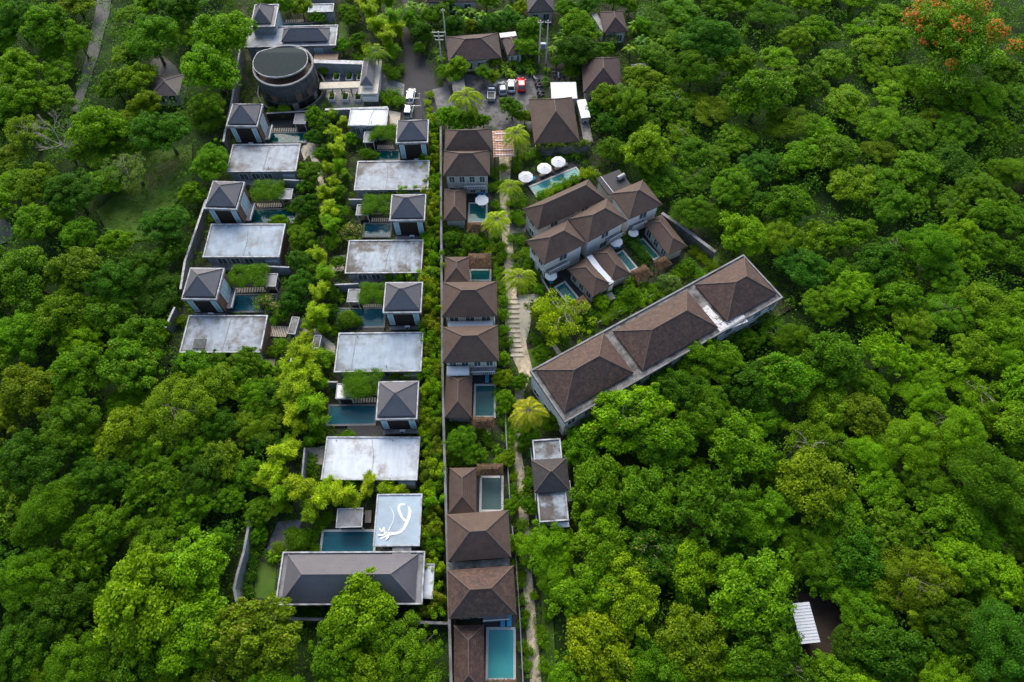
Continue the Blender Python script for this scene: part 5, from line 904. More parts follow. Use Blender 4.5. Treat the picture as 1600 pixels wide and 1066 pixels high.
a_, b_ = poles[2][1], poles[3][1]; m_ = (a_ + b_) / 2; r = thing("transformer", "blue grey transformer slung between the twin poles", "transformer", (m_.x, m_.y, 4.2)); w_ = (b_ - a_).length / 2
MB().box(-w_, w_, -.35, .35, 0, .14).build("platform", M['metal'], r); MB().box(-.5, .5, -.3, .3, .14, 1.2).build("tank", mat("blue_grey_enamel", (.12, .22, .28), .4, .1, 2), r); k = MB(); [k.box(-.62 + i * .2, -.56 + i * .2, -.42, .42, .25, 1.05) for i in range(7)]; k.build("cooling_fin", M['metal'], r)
a_, b_ = poles[4][1], poles[5][1]; m_ = (a_ + b_) / 2; w_ = (b_ - a_).length / 2
for hh, lb in ((5.9, "upper crossbeam of the pole frame beside the white van"), (3.9, "lower crossbeam of the pole frame beside the white van")):
    o = MB().box(-w_, w_, -.08, .08, 0, .12).build("crossbeam", M['pole']); o.location = (m_.x, m_.y - .25, hh); tag(o, lb, "crossbeam")
def wire(a, b, sag, label):
    pts = [a.lerp(b, t) - Vector((0, 0, sag * 4 * t * (1 - t))) for t in [i / 12 for i in range(13)]]; c = (a + b) / 2; o = MB().tube([p - c for p in pts], .022, 4).build("power_line", M['wire']); o.location = c; tag(o, label, "cable", "overhead power lines")
for (i, j, dx, lb) in ((0, 5, -.9, "left cable sagging over the road to the pole frame"), (0, 5, .2, "middle cable sagging over the road to the pole frame"), (0, 5, 1.0, "right cable sagging over the road to the pole frame"), (1, 2, 0, "long cable over the rusty roof to the twin poles")):
    wire(poles[i][1] + Vector((dx, 0, -.2)), poles[j][1] + Vector((dx * .6, 0, -.2)), 1.0, lb)
# ------------------------------------------------------------------ umbrellas, loungers and other furniture
def umbrella(px, py, rad, label, z=2.5):
    p = W(px, py, z); r = thing("garden_umbrella", label, "umbrella", (p.x, p.y, .3), 0, "white garden umbrellas"); n = 8; mb = MB(); vs = [(0, 0, z)]; fs = []
    for k, (rr, zz) in enumerate(((.35, .93), (1.0, .72))):
        for i in range(n): t = 2 * math.pi * (i + .5) / n; vs.append((math.cos(t) * rad * rr, math.sin(t) * rad * rr, z - (1 - zz) * 1.6))
    for i in range(n): fs += [(0, 1 + i, 1 + (i + 1) % n), (1 + i, 1 + n + i, 1 + n + (i + 1) % n, 1 + (i + 1) % n)]
    k = len(vs); vs += [(v[0] * 1.0, v[1] * 1.0, v[2] - .05) for v in vs]; fs += [tuple(q + k for q in f[::-1]) for f in fs]; fs += [(1 + n + i, k + 1 + n + i, k + 1 + n + (i + 1) % n, 1 + n + (i + 1) % n) for i in range(n)]
    mb.add(vs, fs); ca = mb.build("canopy", M['fabric'], r); rb = MB(); [rb.tube([(0, 0, z + .015), (math.cos(2 * math.pi * (i + .5) / n) * rad * .35, math.sin(2 * math.pi * (i + .5) / n) * rad * .35, z - .10), (math.cos(2 * math.pi * (i + .5) / n) * rad, math.sin(2 * math.pi * (i + .5) / n) * rad, z - .43)], .022, 4) for i in range(n)]; rb.build("rib", M['frame'], ca)
    MB().tube([(0, 0, 0), (0, 0, z + .12)], .03, 8).build("pole", M['metal'], r); MB().tube([(0, 0, -.05), (0, 0, .08)], .3, 14).build("base", M['slab'], r)
for x, y, rd, lb in ((821.5, 275.5, 1.5, "leftmost of the three white umbrellas by the slanted pool"), (850.5, 262.5, 1.5, "middle one of the three white umbrellas by the slanted pool"), (872.5, 252, 1.5, "rightmost of the three white umbrellas by the slanted pool"), (752.8, 312, 1.35, "white umbrella over the edge of the small green pool in the middle row"),
                     (861, 430, 1.15, "white umbrella above the lowest slanted pool"), (963, 377, 1.25, "white umbrella above the slanted pool left of the hedge"), (990, 363, 1.0, "white umbrella above the pool right of the hedge")): umbrella(x, y, rd, lb)
def lounger(cush):
    r = thing("sun_lounger", "x", "sun lounger", (0, 0, 0), 0, "sun loungers"); MB().ring(-.33, .33, -.95, .95, .06, .22, .30).build("frame", M['table'], r)
    for sx in (-.3, .3):
        for sy in (-.85, .85): MB().box(sx - .03, sx + .03, sy - .03, sy + .03, 0, .22).build("leg", M['table'], r)
    MB().box(-.31, .31, -.93, .3, .30, .38).build("mattress", M[cush], r); b = MB(); b.add([(-.31, .3, .30), (.31, .3, .30), (.31, .93, .62), (-.31, .93, .62), (-.31, .28, .38), (.31, .28, .38), (.31, .90, .70), (-.31, .90, .70)], [(3, 2, 1, 0), (4, 5, 6, 7), (0, 1, 5, 4), (1, 2, 6, 5), (2, 3, 7, 6), (3, 0, 4, 7)]); b.build("backrest", M[cush], r); return r
lg = {'blue': lounger('blue'), 'table': lounger('table')}; used = set()
for x, y, an, cu, lb in ((785.5, 968.5, 0, 'blue', "blue lounger, left of the two above the lowest pool"), (795.5, 968, 0, 'blue', "blue lounger, right of the two above the lowest pool"), (761, 590, 0, 'blue', "blue lounger above the dark teal pool of the middle row"), (749, 302, 0, 'blue', "blue lounger, left of the two behind the small pool's umbrella"), (757, 302, 0, 'blue', "blue lounger, right of the two behind the small pool's umbrella"),
                          (858, 437, 30, 'blue', "blue lounger beside the umbrella of the lowest slanted pool"), (958, 384, 30, 'blue', "blue lounger, left one at the pool left of the hedge"), (964, 382, 30, 'blue', "blue lounger, right one at the pool left of the hedge"), (830, 281, -62, 'blue', "blue lounger under the leftmost of the three umbrellas"),
                          (822, 284, -62, 'table', "grey brown lounger left of the leftmost of the three umbrellas"), (850, 272, -62, 'table', "grey brown lounger, left one under the middle umbrella"), (857, 269, -62, 'table', "grey brown lounger, right one under the middle umbrella"), (873, 262, -62, 'table', "grey brown lounger, left one under the rightmost umbrella"), (880, 259, -62, 'table', "grey brown lounger, right one under the rightmost umbrella")):
    p = W(x, y, .6); o = lg[cu] if cu not in used else copy_thing(lg[cu], (0, 0, 0), 0, lb); used.add(cu); o["label"] = lb; o.location = (p.x, p.y, .3); o.rotation_euler = (0, 0, R(an))
# ------------------------------------------------------------------ clipped hedge
P = [W(x, y, 1.8) for x, y in ((979, 360), (1012, 402))]; rs = np.random.RandomState(4); n = 110; t = rs.uniform(0, 1, n); A, B_ = np.array(P[0]), np.array(P[1]); dirv = (B_ - A) / np.linalg.norm(B_ - A); nrm = np.array([-dirv[1], dirv[0], 0]); mid = (A + B_) / 2; mid[2] = 0
r = thing("clipped_hedge", "straight clipped green hedge between the slanted pools", "hedge", tuple(mid), 0); cen = A + np.outer(t, B_ - A) + nrm * rs.uniform(-.9, .9, (n, 1)) - mid; cen[:, 2] = rs.uniform(.5, 1.9, n); PP, N, T, S, ti, _ = clump_leaves(rs, cen, rs.uniform(.4, .55, n), 170, .13, .6, .7); o = leaf_object("foliage", PP, N, T, S, .5, ti * .5 + .2, LEAF, None, r); o.color = (.05, .15, .012, 1)
k = MB(); [k.tube([tuple(c * [1, 1, 0]), tuple(c)], .03, 4) for c in cen[::6]]; k.build("stem", M['bark'], r)
# creeper edge along the big brown roof
A, B_ = np.array(W(838, 226, 3.2)), np.array(W(922, 222, 3.2)); mid = (A + B_) / 2; mid[2] = 0; n = 90; r = thing("creeper_edge", "yellow green creeper strip along the front edge of the big brown roof", "creeper", tuple(mid), 0); cen = A + np.outer(rs.uniform(0, 1, n), B_ - A) + np.column_stack([np.zeros(n), rs.uniform(-.5, .5, n), rs.uniform(-1.0, .2, n)]) - mid; PP, N, T, S, ti, _ = clump_leaves(rs, cen, rs.uniform(.25, .42, n), 90, .17); o = leaf_object("foliage", PP, N, T, S, .5, ti, LEAF, None, r); o.color = (.13, .19, .012, 1)
MB().box(-(B_ - A)[0] / 2, (B_ - A)[0] / 2, -.3, .3, -.2, 2.6).build("support_wall", M['oldslab'], r)
# ------------------------------------------------------------------ plants placed one by one
Y, B, Mi, D, O, BG, PG = "yellow green", "bright green", "mid green", "dark green", "olive green", "blue green", "pale green"
BIG = [  # kind, px, py, radius px, colour
 ('broad', 343, 55, 48, B), ('broad', 330, 105, 46, B), ('dense', 236, 62, 40, Mi), ('broad', 150, 196, 42, B), ('dense', 256, 205, 42, D), ('fine', 322, 172, 30, Mi), ('dense', 330, 254, 32, Mi), ('broad', 212, 120, 30, O), ('broad', 176, 130, 28, Mi), ('broad', 300, 302, 22, B), ('dense', 262, 348, 34, BG),
 ('broad', 28, 105, 34, B), ('broad', 30, 150, 34, B), ('airy', 40, 205, 34, O), ('broad', 60, 290, 34, O), ('dense', 110, 300, 40, BG), ('broad', 55, 345, 36, Mi), ('broad', 120, 365, 30, Mi), ('broad', 180, 378, 26, B), ('broad', 226, 162, 26, O), ('broad', 72, 40, 40, Mi), ('dense', 20, 30, 36, D), ('fine', 120, 62, 26, Mi), ('dense', 285, 10, 34, D),
 ('broad', 40, 430, 50, Mi), ('broad', 115, 425, 45, O), ('dense', 180, 440, 42, D), ('broad', 90, 490, 44, O), ('dense', 235, 415, 30, D), ('broad', 215, 525, 40, Mi), ('dense', 30, 520, 44, Mi), ('tip', 205, 570, 46, Mi), ('broad', 120, 580, 48, Mi), ('broad', 45, 610, 46, O), ('layer', 275, 640, 60, O), ('broad', 345, 600, 36, O), ('broad', 190, 680, 46, O), ('dense', 110, 665, 46, Mi), ('dense', 335, 665, 34, D), ('broad', 300, 570, 30, Mi), ('broad', 374, 590, 28, Mi), ('broad', 330, 530, 0, Mi),
 ('star', 240, 755, 44, Mi), ('dense', 320, 745, 38, D), ('dense', 150, 750, 44, D), ('dense', 55, 720, 48, D), ('fine', 75, 800, 50, Mi), ('dense', 160, 830, 46, Mi), ('tip', 345, 715, 34, O), ('dense', 355, 780, 26, Mi), ('broad', 215, 940, 78, B), ('broad', 300, 890, 56, B), ('broad', 300, 985, 60, B), ('tip', 398, 995, 66, O), ('fine', 40, 905, 50, Mi), ('dense', 85, 960, 50, D), ('dense', 30, 1010, 50, D), ('fine', 120, 1045, 50, Mi), ('broad', 210, 1050, 50, Mi), ('broad', 340, 850, 26, Mi),
 ('broad', 562, 960, 60, B), ('broad', 530, 1020, 48, Mi), ('dense', 635, 1028, 54, Mi), ('broad', 580, 1050, 44, O),
 ('airy', 872, 498, 44, Y), ('airy', 845, 490, 24, O), ('broad', 1012, 232, 42, O), ('broad', 957, 232, 24, Mi), ('broad', 905, 38, 32, B), ('dense', 903, 78, 32, D), ('dense', 985, 160, 34, Mi), ('broad', 950, 150, 26, O), ('flame', 1492, 62, 88, Mi), ('dense', 1110, 60, 44, BG), ('dense', 1085, 110, 36, Mi), ('broad', 1190, 140, 50, Mi), ('broad', 1150, 95, 36, Mi),
 ('tip', 978, 650, 58, B), ('broad', 905, 705, 34, Mi), ('dense', 1060, 610, 44, D), ('dense', 1115, 560, 42, Mi), ('broad', 1170, 600, 42, D), ('dense', 1100, 640, 46, Mi), ('broad', 1040, 690, 50, Mi), ('broad', 1150, 690, 52, B), ('tip', 1225, 590, 48, Mi), ('broad', 1300, 560, 50, Mi), ('fine', 1240, 530, 30, Mi), ('airy', 1210, 520, 26, Mi),
 ('broad', 932, 668, 26, Mi), ('broad', 1035, 605, 30, Mi), ('broad', 1080, 572, 30, B), ('dense', 1165, 532, 24, Mi), ('airy', 1195, 500, 20, Mi), ('layer', 858, 862, 44, B), ('broad', 930, 760, 48, Mi), ('broad', 1010, 770, 50, Mi), ('star', 1110, 790, 62, Mi), ('broad', 1270, 750, 56, O), ('dense', 1190, 810, 44, Mi), ('broad', 940, 850, 48, B), ('broad', 915, 935, 50, B), ('broad', 985, 930, 52, Y), ('broad', 940, 1010, 58, Y), ('broad', 1085, 880, 46, B), ('broad', 1175, 920, 66, B), ('broad', 1080, 1000, 56, O), ('broad', 1190, 1020, 56, Mi), ('dense', 1020, 1050, 50, Mi), ('broad', 900, 1060, 44, Mi),
 ('layer', 1425, 905, 60, O), ('broad', 1340, 870, 44, D), ('fine', 1540, 740, 54, Mi), ('fine', 1570, 1000, 60, BG), ('dense', 1500, 980, 50, D), ('broad', 1390, 1010, 50, D), ('dense', 1330, 1010, 34, D), ('broad', 1290, 900, 32, Mi), ('broad', 1500, 880, 46, B), ('broad', 1300, 1060, 40, Mi), ('airy', 1240, 1055, 30, Mi)]
placed = []
for kd, x, y, rp, co in BIG:
    if rp: plant(kd, x, y, rp, co); placed.append((x, y, rp))
plant('bare', 92, 222, 34, "grey", "bare pale trunked tree with leafless branches in the left forest"); plant('airy', 205, 262, 34, PG, "pale airy tree with thin foliage beside the grassy clearing"); plant('airy', 318, 905, 24, "yellow green", "thin crowned tree showing pale branches at the lower left"); placed += [(92, 225, 20), (205, 262, 34)]
# the forest on both sides, filled around the trees above
BLOCK = [[(352, -60), (352, 20), (378, 100), (352, 160), (340, 215), (318, 290), (280, 420), (262, 500), (262, 560), (420, 575), (436, 640), (440, 700), (395, 790), (362, 880), (362, 945), (432, 965), (470, 1000), (505, 1130), (862, 1130), (842, 930), (822, 830), (905, 830), (900, 700), (884, 668), (1012, 590), (1228, 480), (1236, 462), (1170, 392), (1125, 400), (1050, 330), (1000, 280), (930, 255), (925, 200), (985, 150), (985, 85), (1000, 10), (1000, -60)],
         [(165, 330), (190, 290), (232, 240), (300, 232), (300, 290), (262, 320), (235, 372), (180, 372)], [(1232, 925), (1322, 925), (1322, 1040), (1250, 1050)], [(148, -60), (180, -60), (165, 80), (150, 140), (112, 160), (130, 60)], [(1050, 88), (1090, 84), (1096, 116), (1052, 118)], [(232, 88), (286, 84), (292, 158), (232, 158)], [(1540, -60), (1700, -60), (1700, 6), (1550, 4)], [(-80, 340), (14, 345), (18, 372), (-80, 380)]]
def segdist(x, y, P):
    m = 1e9
    for i in range(len(P)):
        x1, y1 = P[i]; x2, y2 = P[(i + 1) % len(P)]; dx, dy = x2 - x1, y2 - y1; t = max(0, min(1, ((x - x1) * dx + (y - y1) * dy) / (dx * dx + dy * dy + 1e-9))); m = min(m, math.hypot(x - x1 - t * dx, y - y1 - t * dy))
    return m
def clear(x, y, rp, k=.62):
    for P in BLOCK:
        if inpoly(x, y, P) or segdist(x, y, P) < rp * k: return False
    return True
def region_col(x, y):
    f = math.sin(x * .009 + 1.3) + math.cos(y * .011 - .4) + math.sin((x + y) * .006) + rnd.gauss(0, 1.0)
    if x > 860 and y > 500: f -= .2
    if x > 860: f += .35
    if f < -1.7: return D
    if f < -1.25: return BG
    if f < .5: return Mi
    if f < 1.1: return O
    return B
nfill = 0
for rmin, rmax, tries, lap in ((38, 52, 3500, .74), (28, 38, 4000, .70), (20, 28, 5000, .72)):
    for _ in range(tries):
        x = rnd.uniform(-70, 1670); y = -80 + 1210 * rnd.random(); sc = .66 + .42 * max(0, y) / 1066; rp = rnd.uniform(rmin, rmax) * sc
        if nfill > 275 or not clear(x, y, rp): continue
        if any(math.hypot(x - a, (y - b) * 1.12) < (rp + c) * lap * .92 for a, b, c in placed): continue
        placed.append((x, y, rp)); nfill += 1
        kd = rnd.choices(['broad', 'dense', 'tip', 'fine', 'airy', 'layer', 'star'], [4, 3.4, .9, 1.8, .4, 1.8, 1.5])[0]; plant(kd, x, y, rp, region_col(x, y), hz=rnd.uniform(.75, 1.05) if y > 300 else rnd.uniform(.6, .85))
print("forest trees", len([q for q in PLANTS if q[4].endswith('tree')]))
# bamboo between the villas
for x, y, rp, kd, co in [(524, 206, 15, 'bamboo', Y), (527, 232, 17, 'bamboo', Y), (531, 258, 15, 'plume', B), (507, 298, 16, 'bamboo', Y), (513, 325, 19, 'bamboo', Y), (517, 352, 17, 'bamboo', B), (500, 372, 0, 'plume', B), (498, 398, 17, 'bamboo', Y), (506, 426, 17, 'bamboo', B), (497, 456, 18, 'bamboo', Y), (493, 487, 19, 'bamboo', Y), (502, 512, 15, 'plume', B),
    (470, 548, 26, 'bamboo', Y), (456, 575, 24, 'bamboo', Y), (487, 586, 24, 'bamboo', Y), (460, 606, 28, 'bamboo', Y), (483, 628, 26, 'bamboo', B), (456, 650, 24, 'bamboo', Y), (500, 560, 20, 'plume', B), (492, 655, 22, 'bamboo', Mi),
    (446, 705, 27, 'bamboo', Y), (430, 740, 24, 'bamboo', Y), (468, 764, 26, 'bamboo', Y), (500, 778, 26, 'plume', Y), (527, 768, 24, 'bamboo', Y), (552, 776, 20, 'plume', Y), (575, 757, 20, 'bamboo', Y), (600, 762, 20, 'plume', Y), (485, 800, 20, 'bamboo', B), (445, 770, 22, 'bamboo', B), (625, 765, 16, 'plume', Y),
    (578, 16, 18, 'bamboo', Y), (590, 40, 19, 'bamboo', Y), (604, 58, 18, 'bamboo', Y), (612, 28, 19, 'bamboo', B), (588, -8, 18, 'bamboo', Y), (612, 78, 15, 'plume', Mi), (508, 345, 14, 'plume', Y), (524, 372, 13, 'plume', B), (488, 420, 14, 'plume', B), (512, 448, 13, 'plume', Y), (483, 508, 14, 'plume', Y), (505, 482, 13, 'plume', B), (520, 285, 13, 'plume', Y), (540, 272, 12, 'plume', B), (512, 262, 13, 'plume', Y), (478, 530, 16, 'plume', Y), (446, 595, 18, 'plume', Y), (474, 570, 18, 'bamboo', Y), (500, 600, 16, 'plume', B), (440, 625, 18, 'bamboo', B), (470, 665, 18, 'bamboo', Y), (450, 690, 16, 'plume', B), (484, 690, 14, 'plume', Mi), (415, 755, 20, 'bamboo', Y), (440, 790, 18, 'plume', B), (512, 755, 18, 'bamboo', Y), (548, 755, 16, 'plume', B), (538, 190, 12, 'plume', Y), (518, 180, 12, 'plume', B), (568, 0, 14, 'bamboo', Y), (622, 45, 14, 'bamboo', Y), (606, 0, 16, 'bamboo', B), (640, 432, 14, 'plume', B), (617, 405, 0, 'plume', B), (650, 297, 14, 'plume', B), (630, 299, 14, 'plume', B), (613, 298, 12, 'plume', B), (658, 430, 15, 'plume', B), (625, 433, 13, 'plume', B), (674, 425, 15, 'plume', B), (608, 434, 11, 'plume', Mi),
    (618, 583, 13, 'plume', B), (638, 586, 13, 'plume', B), (671, 582, 14, 'plume', B), (655, 586, 13, 'plume', B)]:
    if rp: plant(kd, x, y, rp, co)
# hedge row of upright shrubs along the boundary wall
y = 196
while y < 965:
    sc = .8 + .55 * y / 1066; e = 661 + 4 * math.sin(y * .05) if not (100 < y < 0) else 0
    for k, x in enumerate((666 + rnd.uniform(-2, 3), 681 + rnd.uniform(-3, 2))):
        if y < 250 and k == 0: x += 6
        if 875 < y < 940 and k == 0: continue
        plant(rnd.choice(['hedge', 'hedge', 'tipshrub']), x, y + rnd.uniform(-4, 4), 10.4 * sc * rnd.uniform(.9, 1.25), rnd.choice([B, Y, B, Y, Mi]), group="shrubs of the long hedge row", hz=rnd.uniform(.9, 1.3))
    y += 12.5 * sc
# garden trees among the villas
for kd, x, y, rp, co in [('broad', 480, 290, 14, Mi), ('broad', 492, 340, 14, D), ('dense', 482, 352, 14, Mi), ('broad', 486, 385, 13, Mi), ('dense', 480, 425, 15, D), ('broad', 478, 480, 14, BG), ('dense', 530, 330, 13, Mi), ('broad', 530, 345, 11, D), ('dense', 527, 410, 12, Mi), ('broad', 470, 262, 13, B), ('dense', 522, 222, 12, D), ('broad', 500, 240, 12, Mi), ('dense', 497, 625, 14, D), ('broad', 440, 490, 12, Mi), ('dense', 487, 268, 19, Mi), ('broad', 492, 182, 18, Mi), ('broad', 505, 196, 15, D), ('dense', 510, 236, 13, BG), ('broad', 490, 212, 14, BG), ('broad', 477, 318, 22, D), ('dense', 470, 372, 22, Mi), ('broad', 467, 405, 20, BG), ('dense', 466, 445, 24, BG), ('broad', 454, 470, 20, BG), ('dense', 528, 300, 14, Mi), ('dense', 516, 380, 13, Mi), ('broad', 548, 215, 12, B), ('dense', 572, 240, 11, Mi), ('dense', 583, 242, 9, Mi), ('broad', 530, 244, 12, Mi),
   ('broad', 527, 118, 0, D), ('dense', 516, 456, 14, D), ('dense', 515, 488, 14, D), ('broad', 436, 345, 14, B), ('dense', 448, 302, 8, Mi), ('dense', 485, 655, 22, Mi), ('broad', 425, 620, 30, D), ('dense', 400, 650, 26, Mi), ('dense', 412, 690, 24, BG), ('broad', 395, 740, 28, Mi), ('dense', 372, 740, 24, D), ('dense', 405, 800, 24, Mi), ('broad', 500, 682, 12, B), ('dense', 545, 683, 12, Mi), ('dense', 530, 690, 10, Mi),
   ('broad', 420, 610, 24, B), ('dense', 440, 660, 18, D), ('broad', 340, 565, 22, Mi), ('dense', 385, 565, 26, Mi), ('broad', 414, 575, 16, B), ('dense', 290, 580, 24, D), ('dense', 545, 18, 15, Mi), ('broad', 448, 4, 18, Mi), ('broad', 470, 10, 17, O), ('dense', 495, 27, 13, Mi), ('dense', 549, 30, 14, Mi), ('broad', 557, 62, 14, Mi), ('dense', 534, 72, 14, Mi), ('broad', 560, 80, 0, Y), ('dense', 420, 0, 15, Mi), ('broad', 545, -10, 14, D),
   ('broad', 700, -5, 18, Mi), ('dense', 760, 0, 17, Mi), ('broad', 800, -12, 18, D), ('broad', 885, 12, 18, Mi), ('dense', 918, 8, 18, BG), ('broad', 960, -4, 20, Mi), ('fine', 985, 8, 14, Mi), ('broad', 1005, 40, 16, Mi), ('dense', 1012, 120, 15, Mi), ('broad', 990, 125, 13, B), ('dense', 1010, 150, 16, D), ('broad', 780, 45, 12, Mi), ('broad', 745, 45, 11, D), ('layer', 870, 95, 12, Mi), ('broad', 640, 30, 18, Mi), ('broad', 660, 48, 20, D), ('broad', 672, 22, 18, Mi), ('fine', 655, 75, 12, Mi), ('broad', 708, 40, 22, D), ('dense', 690, 20, 18, Mi), ('broad', 735, 40, 13, O), ('dense', 770, 35, 20, BG), ('dense', 800, 30, 20, BG), ('broad', 828, 45, 24, Mi), ('broad', 822, 75, 20, Mi), ('broad', 715, 105, 22, B), ('dense', 695, 112, 14, B), ('broad', 772, 96, 13, O), ('fine', 755, 112, 14, Mi), ('fine', 770, 120, 12, O), ('broad', 812, 12, 14, Y),
   ('broad', 800, 168, 20, Mi), ('broad', 820, 182, 14, O), ('broad', 700, 182, 20, B), ('broad', 735, 185, 20, Mi), ('broad', 718, 190, 18, Mi), ('broad', 755, 188, 12, Mi), ('dense', 892, 110, 14, Mi), ('broad', 905, 105, 14, BG), ('dense', 895, 55, 0, D), ('dense', 880, 100, 0, D), ('broad', 940, 78, 18, Mi), ('airy', 955, 62, 12, PG), ('broad', 948, 150, 26, O), ('dense', 925, 170, 16, Mi), ('broad', 952, 190, 22, BG),
   ('broad', 760, 356, 0, Mi), ('dense', 722, 688, 24, Mi), ('dense', 741, 712, 18, Mi), ('dense', 825, 680, 19, Mi), ('dense', 705, 372, 14, Mi), ('dense', 740, 378, 16, Mi), ('broad', 800, 480, 0, Mi), ('dense', 795, 715, 13, O), ('dense', 800, 790, 15, Mi), ('broad', 785, 590, 16, Y), ('broad', 790, 625, 17, B), ('broad', 785, 560, 13, B), ('dense', 812, 597, 15, Mi), ('dense', 845, 555, 15, Mi), ('broad', 1045, 440, 17, PG), ('dense', 925, 495, 12, D),
   ('broad', 940, 470, 14, B), ('fine', 985, 460, 15, Mi), ('broad', 905, 455, 0, Mi), ('broad', 1075, 415, 14, Mi), ('dense', 825, 790, 14, Mi), ('dense', 825, 755, 10, Mi), ('broad', 815, 850, 20, B), ('dense', 860, 660, 18, Mi), ('dense', 458, 840, 16, Mi), ('broad', 402, 835, 16, Mi), ('dense', 405, 812, 16, D), ('dense', 448, 825, 0, D), ('broad', 700, 160, 0, B)]:
    if rp: plant(kd, x, y, rp, co, group="garden trees among the villas")
for x, y, rp, co in [(542, 498, 17, Mi), (466, 845, 19, Mi), (436, 348, 13, B), (557, 502, 10, Mi), (498, 60, 8, Mi), (536, 12, 8, B), (425, 172, 8, B), (443, 172, 12, B), (446, 174, 10, Mi), (505, 108, 9, B), (812, 600, 10, Mi), (786, 718, 11, O), (702, 310, 0, Mi)]:
    if rp: plant('ball', x, y, rp, co)
for x, y, rp in [(547, 362, 15), (552, 375, 10), (415, 472, 15), (428, 480, 10)]: plant('flower', x, y, rp, Mi)
for x, y, rp, co, lb in [(809, 206, 19, Y, "yellowing palm beside the pink tiled pergola"), (730, 150, 21, Y, "spreading yellow green palm between the ramp and the car park"), (800, 290, 16, Y, "yellow green palm left of the leftmost white umbrella"), (779, 341, 19, Y, "yellow green palm right of the small green pool"), (809, 430, 21, Y, "yellow green palm standing directly above the stone plaza"), (829, 643, 23, "yellow", "yellow palm on the path below the left end of the long hotel"), (588, 78, 16, O, "olive palm at the foot of the bamboo by the road"), (452, 905, 0, B, ""), (1018, 448, 0, B, "")]:
    if rp: plant('palm', x, y, rp, co, lb)
for x, y, rp, kd in [(990, 40, 14, 'banana'), (1002, 62, 14, 'banana'), (1015, 80, 14, 'banana'), (1040, 92, 12, 'banana'), (985, 75, 13, 'banana'), (1000, 22, 13, 'banana'), (735, 15, 13, 'banana'), (755, 22, 13, 'banana'), (780, 20, 13, 'banana'), (715, 14, 12, 'banana'), (660, 10, 12, 'banana'), (800, 8, 12, 'banana'), (875, 60, 11, 'banana'), (862, 75, 11, 'banana'), (640, 8, 12, 'banana'), (1018, 60, 12, 'banana'), (1028, 78, 12, 'banana'), (1022, 40, 12, 'banana'), (1035, 60, 12, 'banana'), (1008, 92, 11, 'banana'), (745, 30, 11, 'banana'), (725, 28, 11, 'banana'), (880, 50, 10, 'banana'),
    (802, 95, 12, 'fan'), (814, 104, 12, 'fan'), (790, 108, 12, 'fan'), (825, 98, 12, 'fan'), (830, 110, 10, 'fan'), (800, 115, 10, 'fan'), (782, 100, 10, 'fan'), (818, 90, 10, 'fan'), (855, 108, 9, 'fan'), (853, 125, 10, 'fan'), (688, 90, 10, 'fan'), (680, 78, 9, 'fan'), (945, 450, 13, 'fan'), (955, 470, 12, 'fan'), (1010, 448, 15, 'fan'), (1000, 462, 13, 'fan'), (970, 455, 12, 'fan'), (860, 480, 9, 'fan'), (850, 462, 9, 'fan'),
    (703, 668, 9, 'fan'), (708, 690, 9, 'fan'), (760, 680, 9, 'fan'), (775, 700, 9, 'fan'), (868, 652, 11, 'fan'), (852, 655, 10, 'fan'), (782, 640, 11, 'fan'), (778, 612, 10, 'fan'), (705, 700, 9, 'fan'), (448, 870, 14, 'fan'), (425, 870, 12, 'fan'), (700, 388, 8, 'fan'), (715, 392, 8, 'fan'), (750, 390, 8, 'fan'), (530, 465, 10, 'fan'), (540, 722, 0, 'fan'), (487, 716, 10, 'fan'), (880, 245, 10, 'fan'), (900, 240, 10, 'fan'), (915, 235, 9, 'fan'), (860, 248, 8, 'fan'), (1085, 418, 10, 'fan')]:
    if rp: plant(kd, x, y, rp, rnd.choice([Mi, B, BG]) if kd == 'fan' else rnd.choice([Mi, BG, B]))
